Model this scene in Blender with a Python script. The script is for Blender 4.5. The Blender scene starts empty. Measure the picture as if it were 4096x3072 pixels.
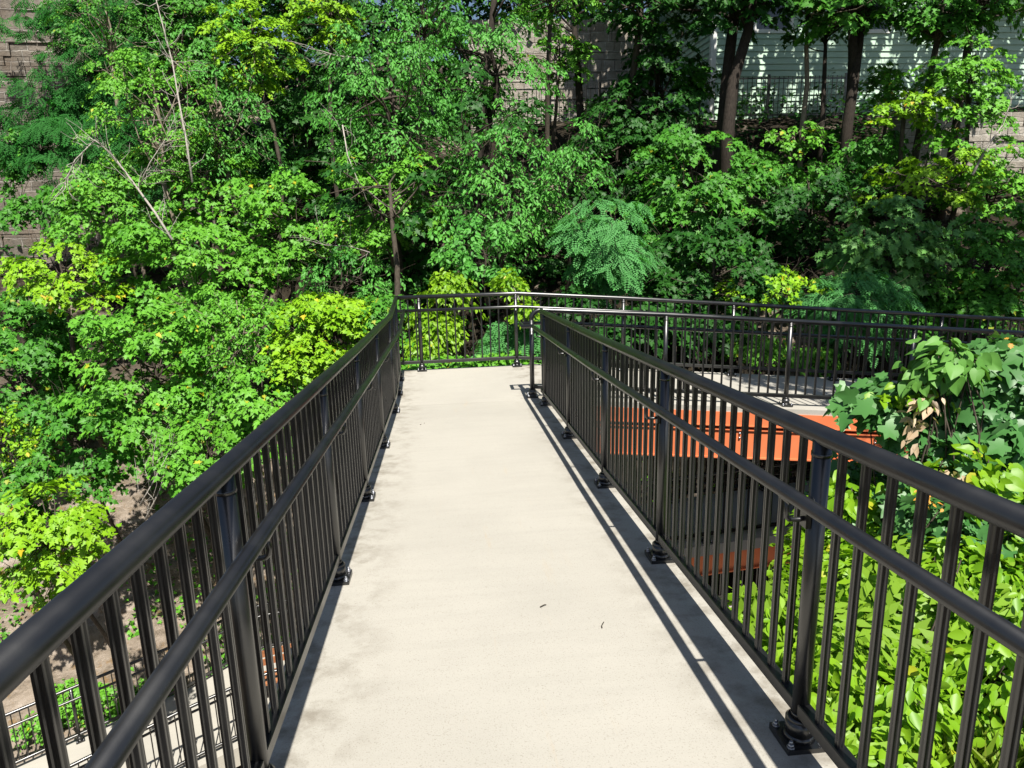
import bpy, math, random
import numpy as np
from mathutils import Vector, Matrix, noise as mnoise

random.seed(7)
rng = np.random.default_rng(11)
SC = bpy.context.scene
COL = SC.collection
PI = math.pi

# ------------------------------------------------------------------ camera
F, PITCH, ROLL, YAW, CAMH = 2848.5, 0.2333, 0.0229, 0.0921, 1.5576
_cy, _sy = math.cos(YAW), math.sin(YAW)
FW = np.array([_sy*math.cos(PITCH), _cy*math.cos(PITCH), -math.sin(PITCH)])
_r0 = np.array([_cy, -_sy, 0.0]); _d0 = np.cross(FW, _r0)
RT = math.cos(ROLL)*_r0 + math.sin(ROLL)*_d0
DN = -math.sin(ROLL)*_r0 + math.cos(ROLL)*_d0
CAM = np.array([0, 0, CAMH])


def at(px, py, D):
    """a point of the place seen at photo pixel (px, py), D metres ahead of the viewer"""
    return CAM + (FW + RT*(px-2048)/F + DN*(py-1536)/F)*D


cam = bpy.data.cameras.new('camera')
camo = bpy.data.objects.new('camera', cam); COL.objects.link(camo)
up = -DN; back = -FW
camo.matrix_world = Matrix(((RT[0], up[0], back[0], CAM[0]), (RT[1], up[1], back[1], CAM[1]), (RT[2], up[2], back[2], CAM[2]), (0, 0, 0, 1)))
cam.sensor_width = 36.0; cam.sensor_fit = 'HORIZONTAL'; cam.lens = 36.0*F/4096
cam.clip_start = 0.05; cam.clip_end = 500
SC.camera = camo

# ------------------------------------------------------------------ light
SUN_FROM = Vector((0.09, -0.62, 1.0)).normalized()
sun = bpy.data.lights.new('sun', 'SUN'); sun.energy = 4.6; sun.angle = math.radians(0.5); sun.color = (1, .955, .87)
suno = bpy.data.objects.new('sun', sun); COL.objects.link(suno)
suno.rotation_euler = SUN_FROM.to_track_quat('Z', 'Y').to_euler()
suno.location = (0, -10, 25)
W = bpy.data.worlds.new('World'); SC.world = W; W.use_nodes = True
nt = W.node_tree; nt.nodes.clear()
sky = nt.nodes.new('ShaderNodeTexSky'); sky.sky_type = 'NISHITA'; sky.sun_disc = False
sky.sun_elevation = math.asin(SUN_FROM.z); sky.sun_rotation = math.atan2(SUN_FROM.x, SUN_FROM.y)
bg = nt.nodes.new('ShaderNodeBackground'); bg.inputs[1].default_value = 0.05
wo = nt.nodes.new('ShaderNodeOutputWorld')
nt.links.new(sky.outputs[0], bg.inputs[0]); nt.links.new(bg.outputs[0], wo.inputs[0])
SC.view_settings.view_transform = 'Standard'; SC.view_settings.look = 'None'
SC.view_settings.exposure = 0.95; SC.view_settings.gamma = 1.0
SC.cycles.max_bounces = 6; SC.cycles.diffuse_bounces = 2; SC.cycles.glossy_bounces = 2
SC.cycles.transmission_bounces = 3; SC.cycles.transparent_max_bounces = 4


# ------------------------------------------------------------------ materials
class NT:
    def __init__(s, name):
        s.m = bpy.data.materials.new(name); s.m.use_nodes = True
        s.t = s.m.node_tree; s.t.nodes.clear()
        s.out = s.t.nodes.new('ShaderNodeOutputMaterial')

    def n(s, typ, **kw):
        nd = s.t.nodes.new(typ)
        for k, v in kw.items():
            if k.startswith('i_'):
                nd.inputs[k[2:].replace('_', ' ')].default_value = v
            else:
                setattr(nd, k, v)
        return nd

    def l(s, a, b): s.t.links.new(a, b)

    def noise(s, vec, scale, detail=4, rough=.55):
        n = s.n('ShaderNodeTexNoise'); n.inputs['Scale'].default_value = scale
        n.inputs['Detail'].default_value = detail; n.inputs['Roughness'].default_value = rough
        s.l(vec, n.inputs['Vector']); return n.outputs[0]

    def ramp(s, fac, stops):
        r = s.n('ShaderNodeValToRGB'); cr = r.color_ramp
        while len(cr.elements) < len(stops): cr.elements.new(.5)
        for e, (p, c) in zip(cr.elements, stops):
            e.position = p; e.color = (*c, 1) if len(c) == 3 else c
        s.l(fac, r.inputs[0]); return r.outputs[0]

    def mix(s, fac, a, b, mode='MIX'):
        m = s.n('ShaderNodeMix', data_type='RGBA', blend_type=mode)
        for sock, v in ((m.inputs[0], fac), (m.inputs[6], a), (m.inputs[7], b)):
            if hasattr(v, 'is_output'): s.l(v, sock)
            elif isinstance(v, (int, float)): sock.default_value = v
            else: sock.default_value = (*v, 1)
        return m.outputs[2]

    def bsdf(s, color, rough=.6, metal=0., spec=.5, bump=None, bstr=.3, bdist=.01):
        b = s.n('ShaderNodeBsdfPrincipled')
        if hasattr(color, 'is_output'): s.l(color, b.inputs['Base Color'])
        else: b.inputs['Base Color'].default_value = (*color, 1)
        if hasattr(rough, 'is_output'): s.l(rough, b.inputs['Roughness'])
        else: b.inputs['Roughness'].default_value = rough
        b.inputs['Metallic'].default_value = metal
        b.inputs['Specular IOR Level'].default_value = spec
        if bump is not None:
            bn = s.n('ShaderNodeBump'); bn.inputs['Strength'].default_value = bstr; bn.inputs['Distance'].default_value = bdist
            s.l(bump, bn.inputs['Height']); s.l(bn.outputs[0], b.inputs['Normal'])
        s.l(b.outputs[0], s.out.inputs[0]); return b


def geo(nt_):
    return nt_.n('ShaderNodeNewGeometry').outputs['Position']


def simple(name, color, rough=.5, metal=0., spec=.5, var=.0, scale=8.):
    t = NT(name)
    if var:
        p = geo(t); n = t.noise(p, scale, 5)
        c = t.ramp(n, [(.25, tuple(v*(1-var) for v in color)), (.75, tuple(min(1, v*(1+var)) for v in color))])
        t.bsdf(c, rough, metal, spec, n, .1, .004)
    else:
        t.bsdf(color, rough, metal, spec)
    return t.m


def paint_mat(name, color, rough=.34):
    t = NT(name); p = geo(t)
    fine = t.noise(p, 420, 2); dust = t.noise(p, 5, 5)
    c = t.mix(t.ramp(dust, [(.45, (0, 0, 0)), (.8, (.16, .16, .16))]), color, (.05, .048, .042))
    r = t.ramp(dust, [(.3, (rough-.08,)*3), (.8, (rough+.08,)*3)])
    t.bsdf(c, r, 0, .95, fine, .12, .0006)
    return t.m


BLACK = paint_mat('black_powder_coat', (.0065, .0068, .0075))
STEEL = simple('galvanised_bolt', (.42, .43, .46), .35, .9)
SIGNW = simple('white_sign_face', (.8, .78, .8), .4)
SIGNR = simple('red_sign_print', (.6, .05, .06), .5)
BLACKP = simple('black_sign_print', (.03, .03, .03), .5)


def concrete_mat(name, base=(.39, .37, .325), dark=(.20, .18, .145), stain=True):
    t = NT(name); p = geo(t)
    big = t.noise(p, .9, 6, .6); mid = t.noise(p, 6, 6, .65); fine = t.noise(p, 170, 3, .6)
    mp = t.n('ShaderNodeMapping'); mp.inputs['Scale'].default_value = (1.0, 9.0, 1.0); t.l(p, mp.inputs[0])
    broom = t.noise(mp.outputs[0], 1.6, 6, .6)
    c = t.mix(t.ramp(big, [(.42, (0, 0, 0)), (.72, (.55, .55, .55))]), base, tuple(v*.80 for v in base))
    c = t.mix(t.ramp(broom, [(.45, (0, 0, 0)), (.75, (.42, .42, .42))]), c, tuple(v*.86 for v in base))
    c = t.mix(t.ramp(fine, [(.56, (0, 0, 0)), (.74, (.75, .75, .75))]), c, dark)
    vor = t.n('ShaderNodeTexVoronoi'); vor.inputs['Scale'].default_value = 55; t.l(p, vor.inputs['Vector'])
    c = t.mix(t.ramp(vor.outputs['Distance'], [(.03, (.75, .75, .75)), (.11, (0, 0, 0))]), c, (.17, .15, .12))
    if stain:
        # grime that gathers along both edges of the slab, and faint rust trails down its middle
        sx = t.n('ShaderNodeSeparateXYZ'); t.l(p, sx.inputs[0])
        a = t.n('ShaderNodeMath', operation='ADD'); t.l(sx.outputs[0], a.inputs[0]); a.inputs[1].default_value = -.24
        ab = t.n('ShaderNodeMath', operation='ABSOLUTE'); t.l(a.outputs[0], ab.inputs[0])
        e = t.ramp(ab.outputs[0], [(.5, (0, 0, 0)), (.86, (1, 1, 1))])
        m = t.mix(1., e, t.ramp(mid, [(.45, (0, 0, 0)), (.66, (.85, .85, .85))]), 'MULTIPLY')
        c = t.mix(m, c, (.16, .138, .105))
        mp2 = t.n('ShaderNodeMapping'); mp2.inputs['Scale'].default_value = (5.0, .55, 1.0); t.l(p, mp2.inputs[0])
        trail = t.noise(mp2.outputs[0], 1.5, 6, .7)
        c2 = t.ramp(ab.outputs[0], [(.0, (1, 1, 1)), (.42, (0, 0, 0))])
        m2 = t.mix(1., c2, t.ramp(trail, [(.60, (0, 0, 0)), (.73, (.4, .4, .4))]), 'MULTIPLY')
        c = t.mix(m2, c, (.43, .30, .16))
    h = t.mix(.5, fine, broom)
    t.bsdf(c, .85, 0, .3, h, .35, .004)
    return t.m


CONC = concrete_mat('broomed_concrete')
CONC2 = concrete_mat('lower_concrete', stain=False)


def orange_mat():
    t = NT('orange_steel_paint'); p = geo(t)
    n = t.noise(p, 2.2, 6, .6); n2 = t.noise(p, 30, 4)
    c = t.mix(t.ramp(n, [(.35, (0, 0, 0)), (.75, (1, 1, 1))]), (.66, .185, .075), (.58, .145, .055))
    c = t.mix(t.ramp(n2, [(.62, (0, 0, 0)), (.78, (.35, .35, .35))]), c, (.42, .10, .04))
    t.bsdf(c, .5, 0, .35, n2, .06, .002); return t.m


ORANGE = orange_mat()
BROWNWOOD = simple('brown_bench_plank', (.30, .12, .05), .6, var=.35, scale=14)


def bark(name, c1, c2):
    t = NT(name); p = geo(t)
    mp = t.n('ShaderNodeMapping'); mp.inputs['Scale'].default_value = (6, 6, 1.3); t.l(p, mp.inputs[0])
    n = t.noise(mp.outputs[0], 6, 8, .7)
    c = t.ramp(n, [(.3, c1), (.7, c2)])
    t.bsdf(c, .9, 0, .2, n, .8, .02); return t.m


BARK = bark('grey_brown_bark', (.035, .028, .022), (.11, .09, .07))
BARKD = bark('dark_furrowed_bark', (.015, .012, .01), (.05, .04, .032))
BARKP = bark('pale_bark', (.13, .10, .075), (.32, .27, .21))
DEAD = bark('dead_grey_wood', (.24, .215, .185), (.5, .46, .41))


def leaf_mat(name, dark, light, yellow=None, trans=.20, rough=.5, spec=.25):
    t = NT(name)
    at_ = t.n('ShaderNodeAttribute', attribute_name='tint')
    stops = [(0, dark), (.8, light)]
    if yellow: stops += [(.93, light), (.97, yellow)]
    c = t.ramp(at_.outputs['Fac'], stops)
    g = t.n('ShaderNodeNewGeometry')
    pn = t.noise(g.outputs['Position'], .8, 2)
    c = t.mix(t.ramp(pn, [(.35, (0, 0, 0)), (.7, (.5, .5, .5))]), c, tuple(v*k for v, k in zip(light, (1.25, 1.1, .9))))
    c = t.mix(g.outputs['Backfacing'], c, tuple(min(1, v*k+.012) for v, k in zip(light, (.85, .82, .9))))
    b = t.n('ShaderNodeBsdfPrincipled'); t.l(c, b.inputs['Base Color'])
    b.inputs['Roughness'].default_value = rough; b.inputs['Specular IOR Level'].default_value = spec
    tr = t.n('ShaderNodeBsdfTranslucent')
    tc = t.mix(1., c, (1.0, 1.15, .35), 'MULTIPLY'); t.l(tc, tr.inputs[0])
    mx = t.n('ShaderNodeMixShader'); mx.inputs[0].default_value = trans
    t.l(b.outputs[0], mx.inputs[1]); t.l(tr.outputs[0], mx.inputs[2]); t.l(mx.outputs[0], t.out.inputs[0])
    return t.m


LM = {
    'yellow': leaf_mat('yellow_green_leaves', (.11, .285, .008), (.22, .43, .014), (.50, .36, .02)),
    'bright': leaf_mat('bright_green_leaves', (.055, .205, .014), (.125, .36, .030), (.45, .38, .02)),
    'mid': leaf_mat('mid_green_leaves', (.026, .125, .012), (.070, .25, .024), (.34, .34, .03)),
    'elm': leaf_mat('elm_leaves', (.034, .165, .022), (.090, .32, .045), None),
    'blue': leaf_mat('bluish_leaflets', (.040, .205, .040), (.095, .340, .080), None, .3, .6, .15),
    'dark': leaf_mat('dark_green_shade_leaves', (.011, .062, .009), (.027, .120, .014), None, .25),  # dark foliage green that also carries the shade of hollows and gaps
    'pale': leaf_mat('pale_oak_leaves', (.055, .185, .042), (.115, .290, .070), None, .25),
    'ivy': leaf_mat('ivy_leaves', (.030, .125, .026), (.075, .215, .055), None, .2, .42, .4),
    'cord': leaf_mat('heart_leaves', (.060, .185, .030), (.115, .285, .055), None, .22, .5, .3),
    'shrub': leaf_mat('shrub_leaves', (.115, .29, .010), (.22, .41, .018), (.46, .44, .03), .36, .42, .35),
    'vine': leaf_mat('wall_vine_leaves', (.008, .085, .010), (.024, .165, .018), None, .25, .7, .1),
    'grass': leaf_mat('grass_blades', (.10, .22, .015), (.24, .34, .04), (.4, .36, .1), .3),
    'autumn': leaf_mat('orange_leaves', (.55, .22, .03), (.7, .36, .06), None, .3),
    'dry': leaf_mat('dry_tan_leaves', (.42, .30, .20), (.62, .50, .38), None, .3),
}


# ------------------------------------------------------------------ mesh helpers
class MB:
    def __init__(s): s.v = []; s.f = []; s.sm = []

    def add(s, vs, fs, smooth=False):
        o = len(s.v); s.v += [tuple(v) for v in vs]
        s.f += [tuple(i+o for i in f) for f in fs]; s.sm += [smooth]*len(fs)

    def box(s, c, size, rz=0., mat=None):
        hx, hy, hz = (k/2 for k in size)
        vs = [Vector((x, y, z)) for z in (-hz, hz) for y in (-hy, hy) for x in (-hx, hx)]
        R = mat if mat else Matrix.Rotation(rz, 3, 'Z')
        vs = [R @ v + Vector(c) for v in vs]
        s.add(vs, [(0, 2, 3, 1), (4, 5, 7, 6), (0, 1, 5, 4), (1, 3, 7, 5), (3, 2, 6, 7), (2, 0, 4, 6)])

    def hexa(s, v): s.add(v, [(0, 3, 2, 1), (4, 5, 6, 7), (0, 1, 5, 4), (1, 2, 6, 5), (2, 3, 7, 6), (3, 0, 4, 7)])

    def sweep(s, pts, prof, smooth=True, caps=True, upv=Vector((0, 0, 1))):
        """prof: list of (side, up) offsets, swept along pts with mitred corners"""
        pts = [Vector(p) for p in pts]; n = len(pts); k = len(prof); rings = []
        for i, p in enumerate(pts):
            a = (pts[i]-pts[i-1]).normalized() if i else None
            b = (pts[i+1]-pts[i]).normalized() if i < n-1 else None
            d = (a+b).normalized() if a and b else (a or b)
            ref = a or b
            sd = ref.cross(upv)
            if sd.length < 1e-4: sd = ref.cross(Vector((0, 1, 0)))
            sd.normalize(); uu = sd.cross(ref).normalized()
            ring = []
            for (x, y) in prof:
                q = sd*x+uu*y
                if a and b:
                    den = ref.dot(d)
                    q = q - ref*(q.dot(d)/den)
                ring.append(p+q)
            rings.append(ring)
        vs = [q for r in rings for q in r]
        fs = [(i*k+j, i*k+(j+1) % k, (i+1)*k+(j+1) % k, (i+1)*k+j) for i in range(n-1) for j in range(k)]
        if caps: fs += [tuple(range(k))[::-1], tuple((n-1)*k+j for j in range(k))]
        s.add(vs, fs, smooth)

    def tube(s, pts, r, n=10, caps=True):
        rs = r if isinstance(r, (list, tuple)) else None
        if rs is None:
            s.sweep(pts, [(r*math.cos(2*PI*j/n), r*math.sin(2*PI*j/n)) for j in range(n)], True, caps); return
        pts = [Vector(p) for p in pts]; vs = []; m = len(pts)
        prev = None
        for i, p in enumerate(pts):
            d = (pts[min(i+1, m-1)]-pts[max(i-1, 0)]).normalized()
            sd = prev - d*prev.dot(d) if prev else d.orthogonal()
            sd.normalize(); prev = sd; uu = d.cross(sd)
            vs += [p+(sd*math.cos(2*PI*j/n)+uu*math.sin(2*PI*j/n))*rs[i] for j in range(n)]
        fs = [(i*n+j, i*n+(j+1) % n, (i+1)*n+(j+1) % n, (i+1)*n+j) for i in range(m-1) for j in range(n)]
        fs += [tuple(range(n))[::-1], tuple((m-1)*n+j for j in range(n))]
        s.add(vs, fs, True)

    def cyl(s, c, r, h, n=14, r2=None):
        r2 = r if r2 is None else r2
        vs = [(c[0]+r*math.cos(2*PI*j/n), c[1]+r*math.sin(2*PI*j/n), c[2]) for j in range(n)]
        vs += [(c[0]+r2*math.cos(2*PI*j/n), c[1]+r2*math.sin(2*PI*j/n), c[2]+h) for j in range(n)]
        o = len(s.v)
        s.add(vs, [(j, (j+1) % n, n+(j+1) % n, n+j) for j in range(n)], True)
        s.add([], [], False); s.f += [tuple(o+j for j in range(n))[::-1], tuple(o+n+j for j in range(n))]; s.sm += [False, False]

    def mesh(s, name, mat, org=(0, 0, 0)):
        me = bpy.data.meshes.new(name)
        ox, oy, oz = org
        me.from_pydata([(x-ox, y-oy, z-oz) for x, y, z in s.v], [], s.f)
        me.polygons.foreach_set('use_smooth', s.sm)
        me.materials.append(mat); me.update(); return me

    def build(s, name, mat, parent=None, org=None):
        if org is None: org = tuple(world_loc(parent)) if parent else (0, 0, 0)
        return link(name, s.mesh(name, mat, org), parent)


def world_loc(o):
    l = Vector((0, 0, 0))
    while o is not None: l = l+o.location; o = o.parent
    return l


def link(name, me, parent=None, loc=(0, 0, 0)):
    o = bpy.data.objects.new(name, me); COL.objects.link(o)
    if parent is not None: o.parent = parent
    o.location = loc; return o


def tag(o, label=None, cat=None, group=None, kind=None):
    if label: o['label'] = label
    if cat: o['category'] = cat
    if group: o['group'] = group
    if kind: o['kind'] = kind
    return o


def thing(name, label, cat, loc=(0, 0, 0), group=None):
    o = bpy.data.objects.new(name, None); COL.objects.link(o); o.location = loc
    o.empty_display_size = .2
    return tag(o, label, cat, group)


# ------------------------------------------------------------------ terrain
CP = np.array([
    (0, -6, -.2), (4, -4, -.2), (-4, -4, -.5), (9, -4, -.2), (-10, -4, -1), (0, -1, -.6), (1.6, .3, -.45), (3, 1, -.42), (5, 1, -.4), (9, 1, -.2),
    (-1.5, 1, -1.9), (-4, 1, -3), (-8, 1, -3.5), (1.7, 2.2, -.72), (2.6, 2.4, -.62), (4, 2.4, -.45), (7, 2.5, -.3), (1.8, 3.2, -1.25), (2.8, 3.4, -.95),
    (4.2, 3.6, -.75), (7, 4, -.6), (1.6, 4.2, -2.1), (2.7, 4.5, -1.75), (4.2, 5, -1.6), (7, 5.6, -1.4), (1.6, 5.4, -3.6), (3, 6, -3.6), (5, 6.8, -3.6), (9, 7, -3.3),
    (0, 3, -3), (0, 6, -6), (-2, 6, -6.6), (2, 8, -6.2), (-5, 6, -6.8), (-9, 6, -7.4), (-5, 10, -7.5), (-8, 10, -7.8), (0, 10, -7.3), (4, 9.5, -6.2), (8, 9, -5.2),
    (-2, 13, -7.2), (-4, 14, -7), (-6, 12.6, -7.2), (-8, 11.6, -7.3), (2, 11.6, -6), (0, 13.4, -6),
    (-9, 13, -5.6), (-6.5, 14.2, -5.2), (-4.5, 15.2, -5.2), (-2, 14.6, -5), (-8, 16, -3), (-5, 16.6, -3), (-2.5, 15.8, -3), (-11, 14.5, -3.6), (-13, 16, -2.2),
    (-8, 18.5, -1.2), (-5, 19, -.7), (-2, 18, -.4), (-11, 19, -.6), (-16, 20, 0), (-8, 22, .6), (-4, 22, 1.8),
    (0, 14.4, -3.2), (0, 15.6, -1.2), (2.4, 12.6, -3.6), (2.4, 14, -1.6), (5, 12.2, -2.6), (5, 13.6, -1.2), (8, 12.2, -2.2), (8, 13.6, -.9), (12, 12, -1.8), (12, 14, -.4), (17, 13, 0),
    (0, 18, 1), (3, 17, 1.2), (7, 17, 1.6), (12, 17, 2), (17, 18, 2.6), (0, 21.5, 3.2), (4, 20.5, 3.7), (8, 20.2, 3.9), (13, 20.2, 4), (18, 21, 4.2),
    (3, 25, 4.3), (0, 27, 4.4), (8, 25, 4.3), (14, 25, 4.4), (-8, 27, 2), (-16, 28, 2), (-25, 25, 0), (25, 25, 5), (0, 45, 9), (-25, 45, 8), (25, 45, 9), (-25, 10, -5), (-25, -5, -3), (25, -5, 0), (25, 8, -1),
], float)


def _tps(r2): return np.where(r2 > 1e-9, .5*r2*np.log(np.maximum(r2, 1e-9)), 0)


_n = len(CP)
_K = _tps(((CP[:, None, :2]-CP[None, :, :2])**2).sum(-1)) + np.eye(_n)*.05
_P = np.c_[np.ones(_n), CP[:, :2]]
_A = np.block([[_K, _P], [_P.T, np.zeros((3, 3))]])
_w = np.linalg.solve(_A, np.r_[CP[:, 2], 0, 0, 0])


def tz0(x, y):
    x = np.atleast_1d(np.asarray(x, float)); y = np.atleast_1d(np.asarray(y, float))
    r2 = (x[:, None]-CP[None, :, 0])**2+(y[:, None]-CP[None, :, 1])**2
    return np.clip(_tps(r2) @ _w[:_n]+_w[_n]+_w[_n+1]*x+_w[_n+2]*y, -9, 14)


def tz(x, y): return float(tz0(x, y)[0])


def axis(lo, hi, a, b, fine, coarse):
    out = [lo]
    while out[-1] < hi: out.append(out[-1]+(fine if a <= out[-1] < b else coarse))
    return np.array(out)


def axis3(lo, hi, a, b, c, d, f1, f2, f3):
    out = [lo]
    while out[-1] < hi:
        v = out[-1]; out.append(v+(f1 if c <= v < d else f2 if a <= v < b else f3))
    return np.array(out)


gx = axis3(-60, 60, -14, 18, -9.5, -1, .10, .28, 3.0); gy = axis3(-45, 70, -3, 27, 12, 17.5, .10, .28, 3.0)
GX, GY = np.meshgrid(gx, gy)
GZ = tz0(GX.ravel(), GY.ravel()).reshape(GX.shape)
rough = np.array([mnoise.fractal(Vector((x*.55, y*.55, z*.55)), 1.0, 2.1, 6) for x, y, z in zip(GX.ravel(), GY.ravel(), GZ.ravel())]).reshape(GX.shape)
amp = np.clip((GY-9)/4, 0.12, 1)*np.clip((40-np.abs(GY))/10, 0, 1)
steep = np.clip((GY-12.5)/2, 0, 1)
GZ = GZ + rough*.26*amp
# broken ledges and cracks of the rock bank at the left
lm = np.clip((GX+9.5)/1.5, 0, 1)*np.clip((-1.2-GX)/1.5, 0, 1)*np.clip((GY-12.0)/1.2, 0, 1)*np.clip((17.5-GY)/2, 0, 1)
iy, ix = np.nonzero(lm > 0)
for j, i in zip(iy, ix):
    x_, y_, z_ = GX[j, i], GY[j, i], GZ[j, i]
    v_ = Vector((x_*.75+.35*z_, y_*.5, z_*1.5))
    r_ = mnoise.ridged_multi_fractal(v_, 1.0, 2.2, 5, 1.0, 2.0)
    c_ = mnoise.voronoi(Vector((x_*1.1, y_*.7, z_*1.6)))[0]
    GZ[j, i] += lm[j, i]*(.17*(r_-1.0)+.34*(min(.6, c_[1]-c_[0])-.25))
tv = np.c_[GX.ravel(), GY.ravel(), GZ.ravel()]
ny, nx = GX.shape
tf = [(j*nx+i, j*nx+i+1, (j+1)*nx+i+1, (j+1)*nx+i) for j in range(ny-1) for i in range(nx-1)]
t = NT('hillside_soil_and_rock'); p = geo(t)
n1 = t.noise(p, .55, 6, .6); n2 = t.noise(p, 3.2, 8, .65); n3 = t.noise(p, 24, 5, .7)
soil = t.ramp(n2, [(.3, (.012, .010, .007)), (.58, (.034, .027, .018)), (.8, (.12, .09, .06))])
mpr = t.n('ShaderNodeMapping'); mpr.inputs['Scale'].default_value = (.7, .7, 2.4); mpr.inputs['Rotation'].default_value = (.2, .35, 0); t.l(p, mpr.inputs[0])
n4 = t.noise(mpr.outputs[0], 2.4, 9, .7)
rock = t.ramp(n4, [(.28, (.085, .065, .05)), (.45, (.24, .195, .15)), (.6, (.36, .30, .245)), (.78, (.52, .47, .42))])
rock = t.mix(t.ramp(n2, [(.56, (0, 0, 0)), (.66, (.8, .8, .8))]), rock, (.22, .13, .045))
sx = t.n('ShaderNodeSeparateXYZ'); t.l(p, sx.inputs[0])
lowz = t.n('ShaderNodeMapRange'); lowz.inputs[1].default_value = -1.0; lowz.inputs[2].default_value = -4.2; t.l(sx.outputs[2], lowz.inputs[0])
farx = t.n('ShaderNodeMapRange'); farx.inputs[1].default_value = -1.5; farx.inputs[2].default_value = -3.0; t.l(sx.outputs[0], farx.inputs[0])
mk = t.mix(1., lowz.outputs[0], farx.outputs[0], 'MULTIPLY')
mk2 = t.ramp(n1, [(.54, (0, 0, 0)), (.63, (1, 1, 1))])
mk = t.mix(1., mk, mk2, 'LIGHTEN')
col = t.mix(mk, soil, rock)
t.bsdf(col, .95, 0, .15, t.mix(.5, n4, n3), .9, .12)
TERR = t.m
me = bpy.data.meshes.new('hillside'); me.from_pydata(tv.tolist(), [], tf); me.materials.append(TERR); me.update()
me.polygons.foreach_set('use_smooth', [True]*len(tf))
tag(link('hillside', me), 'wooded rocky hillside dropping into the gully below the ramps', kind='structure')

# ------------------------------------------------------------------ ramps
ZL = -.569


def zd(y):
    return -.0743*min(y, 4.763)-.0644*max(0, min(y, 8.1)-4.763)


def z2(x): return ZL-.083*max(0, x-1.3)


LX, RX = -.61, 1.092
# upper ramp and landing slab, one sheet with thickness
mb = MB()


def slab(mb, quads_top, th=.16):
    for q in quads_top:
        b = [(x, y, z-th) for x, y, z in q]
        mb.hexa(b+list(q))


EL, ER = LX-.10, RX+.10
ys = [-3, 1.5, 4.763, 8.02]
for y0, y1 in zip(ys, ys[1:]):
    slab(mb, [[(EL, y0, zd(y0)), (ER, y0, zd(y0)), (ER, y1, zd(y1)), (EL, y1, zd(y1))]])
slab(mb, [[(EL, 8.02, zd(8.02)), (ER, 8.02, zd(8.02)), (ER, 8.06, ZL), (EL, 8.06, ZL)]])
slab(mb, [[(EL, 8.06, ZL), (1.35, 8.06, ZL), (1.35, 10.1, ZL), (EL-.02, 10.05, ZL)]])
walk = mb.build('walkway', CONC); tag(walk, 'pale concrete ramp and landing between black railings', kind='structure')
mb = MB()
xs = [1.35, 5, 9.5]
for x0, x1 in zip(xs, xs[1:]):
    d0, d1 = .03*(x0-1.3), .03*(x1-1.3)
    slab(mb, [[(x0, 8.03-d0, z2(x0)-.002), (x1, 8.03-d1, z2(x1)-.002), (x1, 10.1-d1*1.1, z2(x1)-.002), (x0, 10.1-d0*1.1, z2(x0)-.002)]], .14)
slab(mb, [[(9.5, 6.0, z2(9.5)), (11.3, 6.0, z2(9.5)), (11.3, 10, z2(9.5)), (9.5, 10, z2(9.5))]], .14)
tag(mb.build('walkway', CONC2), 'second concrete ramp running off to the right', kind='structure')
# lower ramps
mb = MB()
slab(mb, [[(2.0, 9.15, -3.28), (9.5, 9.15, -2.66), (9.5, 10.85, -2.66), (2.0, 10.85, -3.28)]])
tag(mb.build('walkway', CONC2), 'shaded third ramp below the orange girder', kind='structure')
mb = MB()
slab(mb, [[(1.2, 8.3, -4.75), (8, 8.3, -4.3), (8, 10.0, -4.3), (1.2, 10.0, -4.75)]])
tag(mb.build('walkway', CONC2), 'sunlit fourth ramp low in the gully', kind='structure')
ZW = -7.0
far_l = [(1.5, 13.35), (-3.2, 13.3), (-3.9, 13.25), (-4.5, 12.9), (-5.2, 12.3), (-7.6, 10.9), (-9.5, 9.8)]
near_l = [(1.5, 11.2), (-2.6, 11.1), (-3.2, 11.0), (-3.8, 10.7), (-4.5, 10.35), (-6.2, 9.35), (-8.2, 8.2)]
zw = [-6.7, -6.9, -6.95, -7.0, -7.1, -7.35, -7.6]
mb = MB()
for i in range(6):
    a, b, c, d = far_l[i], far_l[i+1], near_l[i+1], near_l[i]
    sx_ = .14
    q = [(d[0], d[1]-sx_, zw[i]), (a[0], a[1]+sx_, zw[i]), (b[0], b[1]+sx_, zw[i+1]), (c[0], c[1]-sx_, zw[i+1])]
    slab(mb, [q[::-1] if False else [q[3], q[0], q[1], q[2]]], .35)
tag(mb.build('walkway', CONC2), 'lowest concrete walkway at the foot of the rock bank', kind='structure')
mb = MB()
for i in range(6):
    c, d = near_l[i+1], near_l[i]
    z0, z1 = zw[i]-.55, zw[i+1]-.55
    slab(mb, [[(c[0], c[1]-1.6, z1), (d[0], d[1]-1.6, z0), (d[0], d[1]-.16, z0), (c[0], c[1]-.16, z1)]], .3)
tag(mb.build('pavement', CONC2), 'concrete apron stepped below the lowest walkway', kind='structure')


# ------------------------------------------------------------------ railings
def base_plate_mesh():
    m = MB()
    m.box((0, 0, .011), (.135, .135, .022))
    m.cyl((0, 0, .022), .052, .016, 20, .045); m.cyl((0, 0, .038), .045, .05, 20); m.cyl((0, 0, .088), .045, .008, 20, .036)
    nb = len(m.f)
    for sx in (-1, 1):
        for sy in (-1, 1):
            m.cyl((sx*.052, sy*.052, .022), .013, .004, 12); m.cyl((sx*.052, sy*.052, .026), .010, .010, 6); m.cyl((sx*.052, sy*.052, .036), .0055, .010, 8)
    me = m.mesh('base_plate', BLACK); me.materials.append(STEEL)
    for i, p_ in enumerate(me.polygons):
        if i >= nb: p_.material_index = 1
    return me


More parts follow.
